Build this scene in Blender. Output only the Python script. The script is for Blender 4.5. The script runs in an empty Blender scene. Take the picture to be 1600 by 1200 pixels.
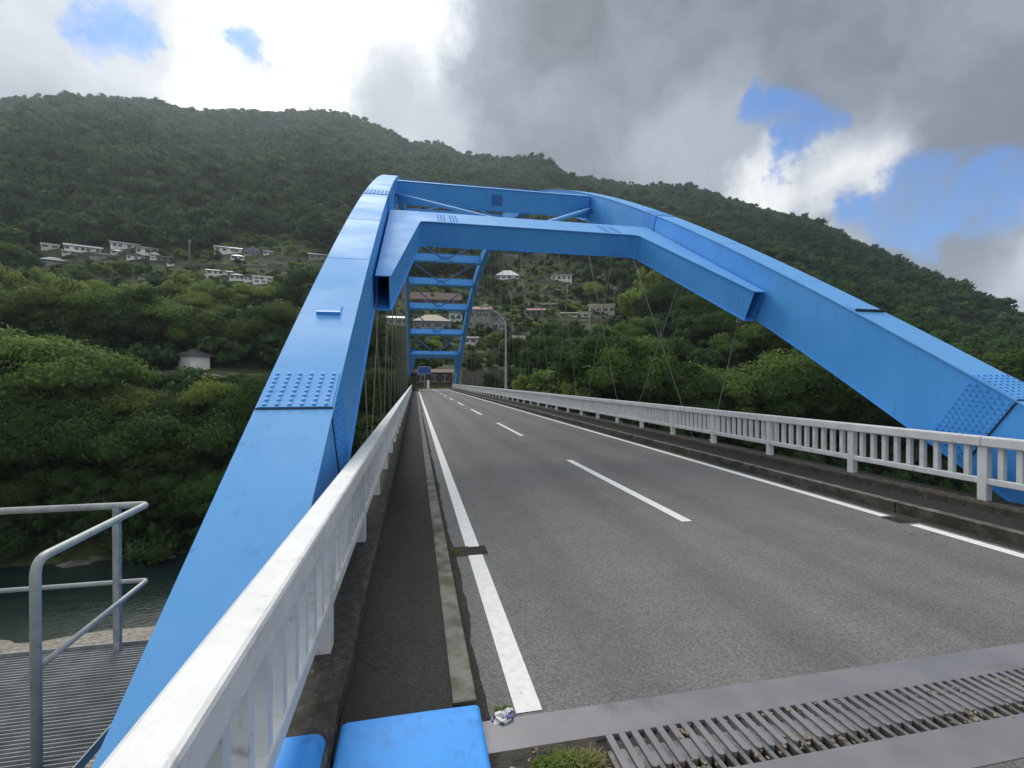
import bpy, math, random
import numpy as np
from mathutils import Vector, noise, Matrix
random.seed(7)
RNG = np.random.default_rng(11)
sc = bpy.context.scene
COL = sc.collection
R = math.radians
# ------------------------------------------------------------------ camera
CAMZ, FOC, VPX, VPY = 1.9, 740.0, 648.5, 594.0
YAW = math.atan((800 - VPX) / FOC)
PITCH = math.atan((600 - VPY) / FOC)
cam_d = bpy.data.cameras.new('camera')
cam = bpy.data.objects.new('camera', cam_d)
COL.objects.link(cam)
cam.location = (0, 0, CAMZ)
cam.rotation_euler = (math.pi / 2 - PITCH, 0, -YAW)
cam_d.sensor_width = 36
cam_d.lens = 36 * FOC / 1600
cam_d.clip_start = 0.05
cam_d.clip_end = 12000
sc.camera = cam
CS, SN = math.cos(YAW), math.sin(YAW)


def ray(px, py):
    """world direction (unnormalised) through a photograph pixel"""
    xc = (px - 800) / FOC
    return Vector((xc * CS + SN, -xc * SN + CS, -(py - VPY) / FOC))


def proj(x, y, z):
    zc = x * SN + y * CS
    if zc < 0.1:
        return None
    xc = x * CS - y * SN
    return 800 + FOC * xc / zc, VPY - FOC * (z - CAMZ) / zc, zc


# ------------------------------------------------------------------ light
SUN_AZ, SUN_EL = R(-15), R(45)
sun_dir = Vector((math.sin(SUN_AZ) * math.cos(SUN_EL), math.cos(SUN_AZ) * math.cos(SUN_EL), math.sin(SUN_EL)))
sd = bpy.data.lights.new('sun', 'SUN')
sd.energy = 1.5
sd.angle = R(24)
sd.color = (1.0, 0.955, 0.88)
sun = bpy.data.objects.new('sun', sd)
COL.objects.link(sun)
sun.location = (-40, 60, 120)
sun.rotation_euler = sun_dir.to_track_quat('Z', 'Y').to_euler()
sc.view_settings.view_transform = 'Standard'
sc.view_settings.look = 'None'
sc.view_settings.gamma = 1
sc.view_settings.exposure = 0.85
sc.view_settings.use_curve_mapping = False
sc.cycles.max_bounces = 6
sc.cycles.diffuse_bounces = 3
sc.cycles.transparent_max_bounces = 8
sc.cycles.use_denoising = True


# ------------------------------------------------------------------ node helpers
class NT:
    def __init__(self, tree):
        self.t = tree
        self.L = tree.links

    def put(self, sock, v):
        if v is None:
            return
        if hasattr(v, 'is_linked') or isinstance(v, bpy.types.NodeSocket):
            self.L.new(v, sock)
        else:
            try:
                sock.default_value = v
            except Exception:
                sock.default_value = tuple(v) + (1,) if len(v) == 3 else v

    def n(self, typ, ins=None, **kw):
        nd = self.t.nodes.new(typ)
        for k, v in kw.items():
            setattr(nd, k, v)
        for k, v in (ins or {}).items():
            self.put(nd.inputs[k], v)
        return nd

    def math(self, op, a, b=0.0, clamp=False):
        nd = self.n('ShaderNodeMath', {0: a, 1: b}, operation=op)
        nd.use_clamp = clamp
        return nd.outputs[0]

    def noise(self, vec, scale, detail=4, rough=0.55, out='Fac', dist=0.0):
        nd = self.n('ShaderNodeTexNoise', {'Vector': vec, 'Scale': scale, 'Detail': detail, 'Roughness': rough, 'Distortion': dist})
        return nd.outputs[out]

    def rng(self, v, a, b, c=0.0, d=1.0, smooth=True):
        nd = self.n('ShaderNodeMapRange', {0: v, 1: a, 2: b, 3: c, 4: d})
        if smooth:
            nd.interpolation_type = 'SMOOTHSTEP'
        return nd.outputs[0]

    def mixc(self, f, a, b, mode='MIX'):
        nd = self.n('ShaderNodeMix', data_type='RGBA', blend_type=mode)
        self.put(nd.inputs[0], f)
        self.put(nd.inputs[6], a)
        self.put(nd.inputs[7], b)
        return nd.outputs[2]

    def vmul(self, v, s):
        nd = self.n('ShaderNodeVectorMath', {0: v, 1: s}, operation='MULTIPLY')
        return nd.outputs[0]


def c4(c):
    return (c[0], c[1], c[2], 1)


# ------------------------------------------------------------------ world: Nishita sky with broken cloud
def make_world():
    w = bpy.data.worlds.new('World')
    sc.world = w
    w.use_nodes = True
    t = w.node_tree
    t.nodes.clear()
    q = NT(t)
    out = q.n('ShaderNodeOutputWorld')
    bg = q.n('ShaderNodeBackground', {'Strength': 0.1})
    q.L.new(bg.outputs[0], out.inputs[0])
    sky = q.n('ShaderNodeTexSky', sky_type='NISHITA')
    sky.sun_disc = False
    sky.sun_elevation = SUN_EL
    sky.sun_rotation = SUN_AZ
    sky.altitude = 200
    sky.air_density = 1.0
    sky.dust_density = 0.4
    sky.ozone_density = 3.0
    D = q.n('ShaderNodeTexCoord').outputs['Generated']
    wn = q.noise(D, 5.0, 7, 0.6, 'Color')
    w1 = q.n('ShaderNodeVectorMath', {0: wn, 1: (0.5, 0.5, 0.5)}, operation='SUBTRACT').outputs[0]
    w2 = q.vmul(w1, (0.24, 0.24, 0.24))
    Dw = q.n('ShaderNodeVectorMath', {0: D, 1: w2}, operation='ADD').outputs[0]
    Dn = q.n('ShaderNodeVectorMath', {0: Dw}, operation='NORMALIZE').outputs[0]

    def blob(px, py, r0, r1):
        d = ray(px, py).normalized()
        dt = q.n('ShaderNodeVectorMath', {0: Dn, 1: d}, operation='DOT_PRODUCT').outputs['Value']
        k = (1 / math.sqrt(1 + ((px - 800) ** 2 + (py - 594) ** 2) / FOC ** 2))
        a0, a1 = r0 / FOC * k, r1 / FOC * k
        return q.rng(dt, math.cos(a1), math.cos(a0))

    # flattened layer coordinates so that cloud shapes stretch towards the horizon
    sep = q.n('ShaderNodeSeparateXYZ', {0: D})
    zz = q.math('ADD', q.math('ABSOLUTE', sep.outputs[2]), 0.22)
    P = q.n('ShaderNodeCombineXYZ', {0: q.math('DIVIDE', sep.outputs[0], zz), 1: q.math('DIVIDE', sep.outputs[1], zz), 2: 0.0}).outputs[0]
    n1 = q.noise(P, 1.1, 8, 0.58, dist=0.4)
    n2 = q.noise(Dn, 4.5, 9, 0.62)
    n3 = q.noise(Dn, 10.0, 9, 0.62)
    val = q.math('ADD', 0.58, q.math('MULTIPLY', q.math('SUBTRACT', n1, 0.5), 0.9))
    tex = q.math('ADD', q.math('MULTIPLY', q.math('SUBTRACT', n2, 0.5), 0.34), q.math('MULTIPLY', q.math('SUBTRACT', n3, 0.5), 0.26))
    val = q.math('ADD', val, tex)

    def toward(v, f, target, amp):
        tv = q.math('ADD', target, q.math('MULTIPLY', tex, amp))
        m = q.n('ShaderNodeMix', data_type='FLOAT')
        q.put(m.inputs[0], f)
        q.put(m.inputs[2], v)
        q.put(m.inputs[3], tv)
        return m.outputs[0]

    val = toward(val, blob(430, 20, 230, 640), 0.78, 0.9)
    val = toward(val, blob(30, 120, 60, 300), 0.46, 0.5)
    val = toward(val, blob(1000, 110, 160, 420), 0.235, 0.85)
    val = toward(val, blob(1420, 40, 120, 420), 0.25, 0.85)
    val = toward(val, blob(1000, 230, 60, 190), 0.27, 0.8)
    val = toward(val, blob(450, 30, 60, 300), 1.45, 1.4)
    val = toward(val, blob(190, 45, 60, 190), 0.60, 0.8)
    val = toward(val, blob(392, 102, 20, 80), 0.72, 0.8)
    val = toward(val, blob(640, 210, 40, 150), 0.5, 0.7)
    val = toward(val, blob(1130, 290, 60, 190), 0.40, 0.7)
    val = toward(val, blob(1355, 250, 20, 92), 0.82, 1.6)
    val = toward(val, blob(1200, 300, 20, 85), 0.82, 1.5)
    val = toward(val, blob(1545, 440, 20, 90), 0.50, 0.5)
    val = toward(val, blob(1330, 110, 40, 170), 0.24, 0.7)
    val = toward(val, blob(1560, 215, 50, 170), 0.21, 0.35)
    val = toward(val, blob(1470, 372, 30, 125), 0.25, 0.4)
    val = q.math('MAXIMUM', val, 0.12)
    tint = q.rng(val, 0.2, 0.95)
    ctint = q.mixc(tint, (0.80, 0.90, 1.06, 1), (1.0, 1.0, 0.985, 1))
    v10 = q.math('MULTIPLY', val, 7.2)
    cloud = q.n('ShaderNodeVectorMath', {0: ctint, 1: q.n('ShaderNodeCombineXYZ', {0: v10, 1: v10, 2: v10}).outputs[0]}, operation='MULTIPLY').outputs[0]
    # holes where the blue shows
    holes = None
    for b in ((195, 42, 22, 95), (392, 100, 2, 40), (1245, 210, 12, 70), (1205, 180, 4, 55), (1165, 165, 2, 40), (1445, 318, 15, 95), (1570, 310, 10, 90), (1385, 340, 8, 62)):
        m = blob(*b)
        holes = m if holes is None else q.math('MAXIMUM', holes, m)
    n4 = q.noise(D, 17.0, 9, 0.70)
    rag = q.math('ADD', holes, q.math('ADD', q.math('MULTIPLY', q.math('SUBTRACT', n4, 0.5), 1.5), q.math('MULTIPLY', tex, 0.5)))
    hole = q.math('MULTIPLY', q.rng(rag, 0.30, 1.05), q.rng(n3, 0.66, 0.44, 0.55, 1.0))
    farh = q.rng(n1, 0.60, 0.70)                        # broken cloud goes on over the rest of the sky
    back = q.rng(sep.outputs[1], 0.25, -0.15)
    hole = q.math('MAXIMUM', hole, q.math('MULTIPLY', farh, back))
    skyc = q.vmul(sky.outputs[0], (0.42, 0.61, 0.84))
    fin = q.mixc(hole, cloud, skyc)
    q.L.new(fin, bg.inputs[0])


make_world()


# ------------------------------------------------------------------ materials
def mat(name, c1, c2=None, scale=3.0, rough=0.6, metal=0.0, bump=0.0, bscale=40.0, detail=5, c3=None, s3=0.6, t3=(0.55, 0.72),
        stretch=(1, 1, 1), coord='pos', spec=0.5, rvar=0.0):
    m = bpy.data.materials.new(name)
    m.use_nodes = True
    t = m.node_tree
    t.nodes.clear()
    q = NT(t)
    out = q.n('ShaderNodeOutputMaterial')
    p = q.n('ShaderNodeBsdfPrincipled')
    q.L.new(p.outputs[0], out.inputs[0])
    if coord == 'pos':
        vec = q.n('ShaderNodeNewGeometry').outputs['Position']
    else:
        vec = q.n('ShaderNodeTexCoord').outputs['Object']
    v2 = q.vmul(vec, stretch)
    col = c4(c1)
    if c2:
        f = q.rng(q.noise(v2, scale, detail), 0.32, 0.68)
        col = q.mixc(f, c4(c1), c4(c2))
        if rvar:
            q.put(p.inputs['Roughness'], q.rng(f, 0, 1, rough - rvar, rough + rvar))
    if c3:
        f3 = q.rng(q.noise(v2, s3, 6, 0.62), t3[0], t3[1])
        col = q.mixc(f3, col, c4(c3))
    q.put(p.inputs['Base Color'], col)
    if not (c2 and rvar):
        p.inputs['Roughness'].default_value = rough
    p.inputs['Metallic'].default_value = metal
    p.inputs['Specular IOR Level'].default_value = spec
    if bump:
        b = q.n('ShaderNodeBump', {'Strength': bump, 'Distance': 0.02, 'Height': q.noise(vec, bscale, 4, 0.6)})
        q.L.new(b.outputs[0], p.inputs['Normal'])
    return m


def asphalt_mat(name, a, b, seam=0.0, moss=None):
    m = bpy.data.materials.new(name)
    m.use_nodes = True
    t = m.node_tree
    t.nodes.clear()
    q = NT(t)
    out = q.n('ShaderNodeOutputMaterial')
    p = q.n('ShaderNodeBsdfPrincipled')
    q.L.new(p.outputs[0], out.inputs[0])
    pos = q.n('ShaderNodeNewGeometry').outputs['Position']
    vor = q.n('ShaderNodeTexVoronoi', {'Vector': pos, 'Scale': 85.0, 'Randomness': 1.0})
    grain = q.rng(q.n('ShaderNodeSeparateColor', {0: vor.outputs['Color']}).outputs[0], 0.0, 1.0, 0.70, 1.36, False)
    gn = q.rng(q.noise(pos, 160, 3, 0.6), 0.35, 0.65, 0.7, 1.3)
    big = q.rng(q.noise(q.vmul(pos, (1.6, 0.16, 1)), 1.0, 5, 0.6), 0.3, 0.7)
    mid = q.rng(q.noise(pos, 1.7, 5, 0.65), 0.3, 0.7, 0.93, 1.06)
    col = q.mixc(big, c4(a), c4(b))
    f = q.math('MULTIPLY', q.math('MULTIPLY', grain, gn), mid)
    col = q.mixc(1.0, col, q.n('ShaderNodeCombineColor', {0: f, 1: f, 2: f}).outputs[0], 'MULTIPLY')
    if seam:
        xx = q.n('ShaderNodeSeparateXYZ', {0: pos}).outputs[0]
        tr = q.math('COSINE', q.math('MULTIPLY', q.math('SUBTRACT', xx, 1.35), 2 * math.pi / 1.46))
        tk = q.math('MULTIPLY', q.rng(tr, -0.2, 1.0), q.rng(q.noise(q.vmul(pos, (1, 0.12, 1)), 1.3, 4, 0.6), 0.3, 0.7, 0.35, 1.0))
        col = q.mixc(q.math('MULTIPLY', tk, seam), col, (0.066, 0.064, 0.061, 1))
        ck = q.n('ShaderNodeTexVoronoi', {'Vector': q.n('ShaderNodeVectorMath', {0: pos, 1: q.vmul(q.noise(pos, 1.1, 4, 0.6, 'Color'), (0.9, 0.9, 0.9))}, operation='ADD').outputs[0], 'Scale': 0.33}, feature='DISTANCE_TO_EDGE')
        cf = q.math('MULTIPLY', q.rng(ck.outputs['Distance'], 0.0035, 0.001), q.rng(q.noise(pos, 0.35, 3, 0.5), 0.5, 0.62))
        col = q.mixc(q.math('MULTIPLY', cf, 0.6), col, (0.03, 0.03, 0.03, 1))
    if moss:
        mf = q.rng(q.noise(pos, 2.4, 7, 0.66), 0.52, 0.70)
        col = q.mixc(mf, col, c4(moss))
    q.put(p.inputs['Base Color'], col)
    p.inputs['Roughness'].default_value = 0.85
    p.inputs['Specular IOR Level'].default_value = 0.15 if moss else 0.35
    bp = q.n('ShaderNodeBump', {'Strength': 0.55, 'Distance': 0.006, 'Height': vor.outputs['Distance']})
    q.L.new(bp.outputs[0], p.inputs['Normal'])
    return m


def blue_mat(name, c1, c2, rough=0.48, grime=None):
    m = bpy.data.materials.new(name)
    m.use_nodes = True
    t = m.node_tree
    t.nodes.clear()
    q = NT(t)
    out = q.n('ShaderNodeOutputMaterial')
    p = q.n('ShaderNodeBsdfPrincipled')
    q.L.new(p.outputs[0], out.inputs[0])
    pos = q.n('ShaderNodeNewGeometry').outputs['Position']
    st = q.rng(q.noise(q.vmul(pos, (3, 3, 0.22)), 1.6, 5, 0.6), 0.3, 0.7)       # rain streaks run down
    pt = q.rng(q.noise(pos, 0.7, 5, 0.6), 0.3, 0.7)
    f = q.math('ADD', q.math('MULTIPLY', st, 0.5), q.math('MULTIPLY', pt, 0.5))
    col = q.mixc(f, c4(c1), c4(c2))
    sp = q.rng(q.noise(q.vmul(pos, (9, 9, 1.2)), 1.0, 6, 0.7), 0.56, 0.76, 0.0, 0.55)
    col = q.mixc(sp, col, c4((c1[0] * 0.55 + 0.02, c1[1] * 0.55, c1[2] * 0.5)))
    if grime:
        g = q.rng(q.noise(pos, 16.0, 8, 0.75), 0.46, 0.66)
        g2 = q.rng(q.noise(pos, 3.4, 5, 0.65), 0.40, 0.60)
        col = q.mixc(q.math('MULTIPLY', q.math('MULTIPLY', g, g2), 0.45), col, c4(grime))
    q.put(p.inputs['Base Color'], col)
    q.put(p.inputs['Roughness'], q.rng(pt, 0, 1, rough - 0.06, rough + 0.1, False))
    b = q.n('ShaderNodeBump', {'Strength': 0.03, 'Distance': 0.02, 'Height': q.noise(pos, 2.2, 2, 0.5)})
    q.L.new(b.outputs[0], p.inputs['Normal'])
    return m


def leaf_mat(name, dark, light, nscale=0.35, patch=None):
    m = bpy.data.materials.new(name)
    m.use_nodes = True
    t = m.node_tree
    t.nodes.clear()
    q = NT(t)
    out = q.n('ShaderNodeOutputMaterial')
    p = q.n('ShaderNodeBsdfPrincipled')
    tr = q.n('ShaderNodeBsdfTranslucent')
    mx = q.n('ShaderNodeMixShader', {0: 0.40})
    q.L.new(p.outputs[0], mx.inputs[1])
    q.L.new(tr.outputs[0], mx.inputs[2])
    q.L.new(mx.outputs[0], out.inputs[0])
    oi = q.n('ShaderNodeObjectInfo')
    ob = q.n('ShaderNodeTexCoord').outputs['Object']
    f = q.math('ADD', q.math('MULTIPLY', q.rng(q.noise(ob, nscale * 4, 4, 0.65), 0.3, 0.7), 0.55), q.math('MULTIPLY', oi.outputs['Random'], 0.55), True)
    col = q.mixc(f, c4(dark), c4(light))
    if patch:                                   # stands of different species across the mountain
        pos = q.n('ShaderNodeNewGeometry').outputs['Position']
        pf_ = q.rng(q.noise(pos, 0.016, 4, 0.6), 0.46, 0.60)
        col = q.mixc(q.math('MULTIPLY', pf_, 0.75), col, c4(patch))
    hv = q.n('ShaderNodeHueSaturation', {'Hue': q.rng(oi.outputs['Random'], 0, 1, 0.488, 0.535, False), 'Saturation': 1.0, 'Value': 1.0, 'Color': col})
    q.L.new(hv.outputs[0], p.inputs['Base Color'])
    q.L.new(hv.outputs[0], tr.inputs[0])
    p.inputs['Roughness'].default_value = 0.8
    p.inputs['Specular IOR Level'].default_value = 0.04
    return m


M = {}
M['asphalt'] = asphalt_mat('asphalt', (0.136, 0.136, 0.134), (0.156, 0.156, 0.153), seam=0.34)
M['walk'] = asphalt_mat('sidewalk_asphalt', (0.025, 0.0247, 0.0240), (0.036, 0.0355, 0.0345), moss=(0.034, 0.033, 0.028))
M['gutter'] = asphalt_mat('gutter_dark', (0.030, 0.029, 0.026), (0.060, 0.058, 0.053), moss=(0.028, 0.030, 0.016))
M['kerb_shade'] = mat('shaded_kerb_concrete', (0.105, 0.10, 0.088), (0.05, 0.048, 0.04), 7, 0.95, bump=0.6, bscale=60, c3=(0.035, 0.035, 0.022), s3=3.0, t3=(0.42, 0.62))
M['concrete'] = mat('weathered_concrete', (0.19, 0.182, 0.158), (0.10, 0.097, 0.078), 6, 0.9, bump=0.5, bscale=60, c3=(0.075, 0.075, 0.05), s3=3.0, t3=(0.48, 0.66))
M['plinth'] = mat('mossy_plinth_concrete', (0.075, 0.066, 0.053), (0.036, 0.031, 0.025), 12, 0.95, bump=1.0, bscale=55, c3=(0.15, 0.135, 0.11), s3=22, t3=(0.55, 0.72))
M['paint'] = mat('white_road_paint', (0.80, 0.80, 0.78), (0.70, 0.70, 0.68), 14, 0.7, bump=0.25, bscale=120, c3=(0.40, 0.40, 0.38), s3=26, t3=(0.60, 0.74))
M['white'] = mat('white_railing_paint', (0.70, 0.71, 0.71), (0.60, 0.61, 0.61), 5, 0.5, bump=0.12, bscale=30, c3=(0.33, 0.31, 0.26), s3=9, t3=(0.56, 0.80))
BL1, BL2 = (0.062, 0.330, 0.78), (0.085, 0.375, 0.85)
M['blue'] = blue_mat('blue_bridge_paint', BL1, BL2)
M['blue_sheen'] = blue_mat('blue_flange_sheen', (0.120, 0.395, 0.80), (0.15, 0.43, 0.84), 0.70)  # same blue with the sky sheen of the top flanges painted into it
M['blue_cover'] = blue_mat('blue_cover_paint', (0.030, 0.28, 0.76), (0.042, 0.32, 0.84), 0.60, grime=(0.025, 0.05, 0.10))
M['joint'] = mat('dark_joint_filler', (0.025, 0.04, 0.07), rough=0.9)
M['steel'] = mat('worn_joint_steel', (0.205, 0.202, 0.216), (0.235, 0.232, 0.248), 2.5, 0.50, metal=0.25, rvar=0.05, bump=0.05, bscale=60, c3=(0.15, 0.142, 0.15), s3=1.2)
M['finger'] = mat('scuffed_finger_steel', (0.24, 0.23, 0.225), (0.13, 0.12, 0.11), 18, 0.45, metal=0.35, c3=(0.16, 0.12, 0.09), s3=12, t3=(0.58, 0.72))
M['pit'] = mat('joint_trough', (0.012, 0.011, 0.010), (0.03, 0.026, 0.02), 20, 1.0)
M['galv'] = mat('galvanised_steel', (0.40, 0.42, 0.41), (0.31, 0.33, 0.33), 12, 0.5, metal=0.12, c3=(0.24, 0.26, 0.26), s3=8)
M['grating'] = mat('dull_grating_steel', (0.30, 0.31, 0.315), (0.21, 0.22, 0.225), 10, 0.55)
M['cable'] = mat('hanger_cable', (0.21, 0.20, 0.175), (0.15, 0.14, 0.12), 5, 0.7)
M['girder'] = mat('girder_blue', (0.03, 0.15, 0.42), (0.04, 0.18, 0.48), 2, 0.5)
M['trunk'] = mat('bark', (0.075, 0.060, 0.045), (0.13, 0.11, 0.085), 6, 0.95, bump=0.6, bscale=12)
M['leaf_dark'] = leaf_mat('dark_foliage', (0.030, 0.062, 0.020), (0.100, 0.152, 0.044))
M['leaf_mid'] = leaf_mat('green_foliage', (0.072, 0.125, 0.028), (0.185, 0.240, 0.062))
M['leaf_light'] = leaf_mat('yellow_green_foliage', (0.150, 0.215, 0.042), (0.310, 0.360, 0.095))
M['forest'] = leaf_mat('forest_foliage', (0.022, 0.054, 0.020), (0.112, 0.172, 0.058), 0.2, patch=(0.020, 0.048, 0.026))
M['weed'] = leaf_mat('weed_leaf', (0.08, 0.16, 0.025), (0.24, 0.32, 0.08), 6)
M['drygrass'] = leaf_mat('dry_grass', (0.20, 0.18, 0.07), (0.36, 0.33, 0.16), 6)
M['rock'] = mat('river_rock', (0.20, 0.19, 0.17), (0.11, 0.105, 0.09), 0.8, 0.9, bump=0.7, bscale=3)
M['stone'] = mat('stone_walling', (0.17, 0.15, 0.125), (0.085, 0.075, 0.06), 1.6, 0.95, bump=0.8, bscale=3, c3=(0.05, 0.06, 0.025), s3=0.5)
M['plaster_white'] = mat('white_plaster', (0.80, 0.80, 0.77), (0.68, 0.68, 0.65), 0.8, 0.8)
M['plaster_bright'] = mat('fresh_white_plaster', (0.90, 0.90, 0.88), (0.84, 0.84, 0.82), 0.8, 0.7)
M['plaster_cream'] = mat('cream_plaster', (0.50, 0.46, 0.38), (0.40, 0.36, 0.29), 0.8, 0.85)
M['plaster_grey'] = mat('grey_plaster', (0.30, 0.30, 0.29), (0.22, 0.22, 0.21), 0.8, 0.85)
M['wood_brown'] = mat('brown_boards', (0.10, 0.068, 0.045), (0.055, 0.038, 0.028), 2, 0.85)
M['roof_grey'] = mat('grey_roof_tiles', (0.13, 0.13, 0.135), (0.085, 0.085, 0.09), 2, 0.6)
M['roof_pale'] = mat('pale_metal_roof', (0.84, 0.85, 0.86), (0.74, 0.75, 0.76), 1.5, 0.45)
M['roof_beige'] = mat('beige_roof', (0.42, 0.38, 0.31), (0.33, 0.30, 0.24), 1.5, 0.7)
M['roof_red'] = mat('red_roof', (0.34, 0.15, 0.115), (0.27, 0.12, 0.09), 1.5, 0.65)
M['roof_rust'] = mat('rusty_brown_roof', (0.15, 0.085, 0.06), (0.10, 0.06, 0.045), 1.5, 0.75)
M['roof_blue'] = mat('blue_grey_roof', (0.16, 0.20, 0.26), (0.12, 0.15, 0.20), 1.5, 0.5)
M['glass'] = mat('window_glass', (0.03, 0.035, 0.04), rough=0.12)
M['sign_blue'] = mat('sign_blue', (0.015, 0.06, 0.30), rough=0.45)
M['pole'] = mat('concrete_pole', (0.33, 0.31, 0.28), (0.26, 0.245, 0.22), 1.5, 0.85)


def terrain_mat():
    m = bpy.data.materials.new('valley_ground')
    m.use_nodes = True
    t = m.node_tree
    t.nodes.clear()
    q = NT(t)
    out = q.n('ShaderNodeOutputMaterial')
    p = q.n('ShaderNodeBsdfPrincipled')
    q.L.new(p.outputs[0], out.inputs[0])
    pos = q.n('ShaderNodeNewGeometry').outputs['Position']
    z = q.n('ShaderNodeSeparateXYZ', {0: pos}).outputs[2]
    g = q.rng(q.noise(pos, 0.06, 7, 0.65), 0.35, 0.65)
    gr = q.mixc(g, (0.030, 0.048, 0.014, 1), (0.075, 0.100, 0.028, 1))
    g2 = q.rng(q.noise(pos, 0.5, 6, 0.7), 0.3, 0.7, 0.5, 1.4)
    gr = q.mixc(1.0, gr, q.n('ShaderNodeCombineColor', {0: g2, 1: g2, 2: g2}).outputs[0], 'MULTIPLY')
    soil = q.rng(q.noise(pos, 0.11, 6, 0.6), 0.60, 0.70)
    gr = q.mixc(soil, gr, (0.12, 0.095, 0.065, 1))
    v = q.n('ShaderNodeTexVoronoi', {'Vector': pos, 'Scale': 5.5}).outputs['Color']
    vg = q.rng(q.n('ShaderNodeSeparateColor', {0: v}).outputs[0], 0, 1, 0.55, 1.35, False)
    gravel = q.mixc(1.0, (0.27, 0.255, 0.215, 1), q.n('ShaderNodeCombineColor', {0: vg, 1: vg, 2: vg}).outputs[0], 'MULTIPLY')
    jz = q.math('ADD', z, q.math('MULTIPLY', q.noise(pos, 0.3, 4, 0.6), 2.0))
    yy = q.n('ShaderNodeSeparateXYZ', {0: pos}).outputs[1]
    lim = q.rng(yy, 56, 60, 13.0, -2.3)                     # the near bank is gravel far up, the far bank only at the water
    col = q.mixc(q.rng(q.math('SUBTRACT', jz, lim), -16.6, -17.6), gr, gravel)
    q.put(p.inputs['Base Color'], col)
    p.inputs['Roughness'].default_value = 0.95
    b = q.n('ShaderNodeBump', {'Strength': 0.8, 'Distance': 0.6, 'Height': q.noise(pos, 0.9, 5, 0.65)})
    q.L.new(b.outputs[0], p.inputs['Normal'])
    return m


M['ground'] = terrain_mat()


def water_mat():
    m = bpy.data.materials.new('river_water')
    m.use_nodes = True
    t = m.node_tree
    q = NT(t)
    p = t.nodes['Principled BSDF']
    pos = q.n('ShaderNodeNewGeometry').outputs['Position']
    f = q.rng(q.noise(q.vmul(pos, (0.3, 1, 1)), 0.25, 5, 0.6), 0.35, 0.65)
    q.put(p.inputs['Base Color'], q.mixc(f, (0.008, 0.022, 0.022, 1), (0.018, 0.036, 0.030, 1)))
    p.inputs['Roughness'].default_value = 0.09
    p.inputs['IOR'].default_value = 1.33
    b = q.n('ShaderNodeBump', {'Strength': 0.6, 'Distance': 0.12, 'Height': q.noise(q.vmul(pos, (0.5, 1.2, 1)), 2.2, 6, 0.65)})
    q.L.new(b.outputs[0], p.inputs['Normal'])
    return m


M['water'] = water_mat()


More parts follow.
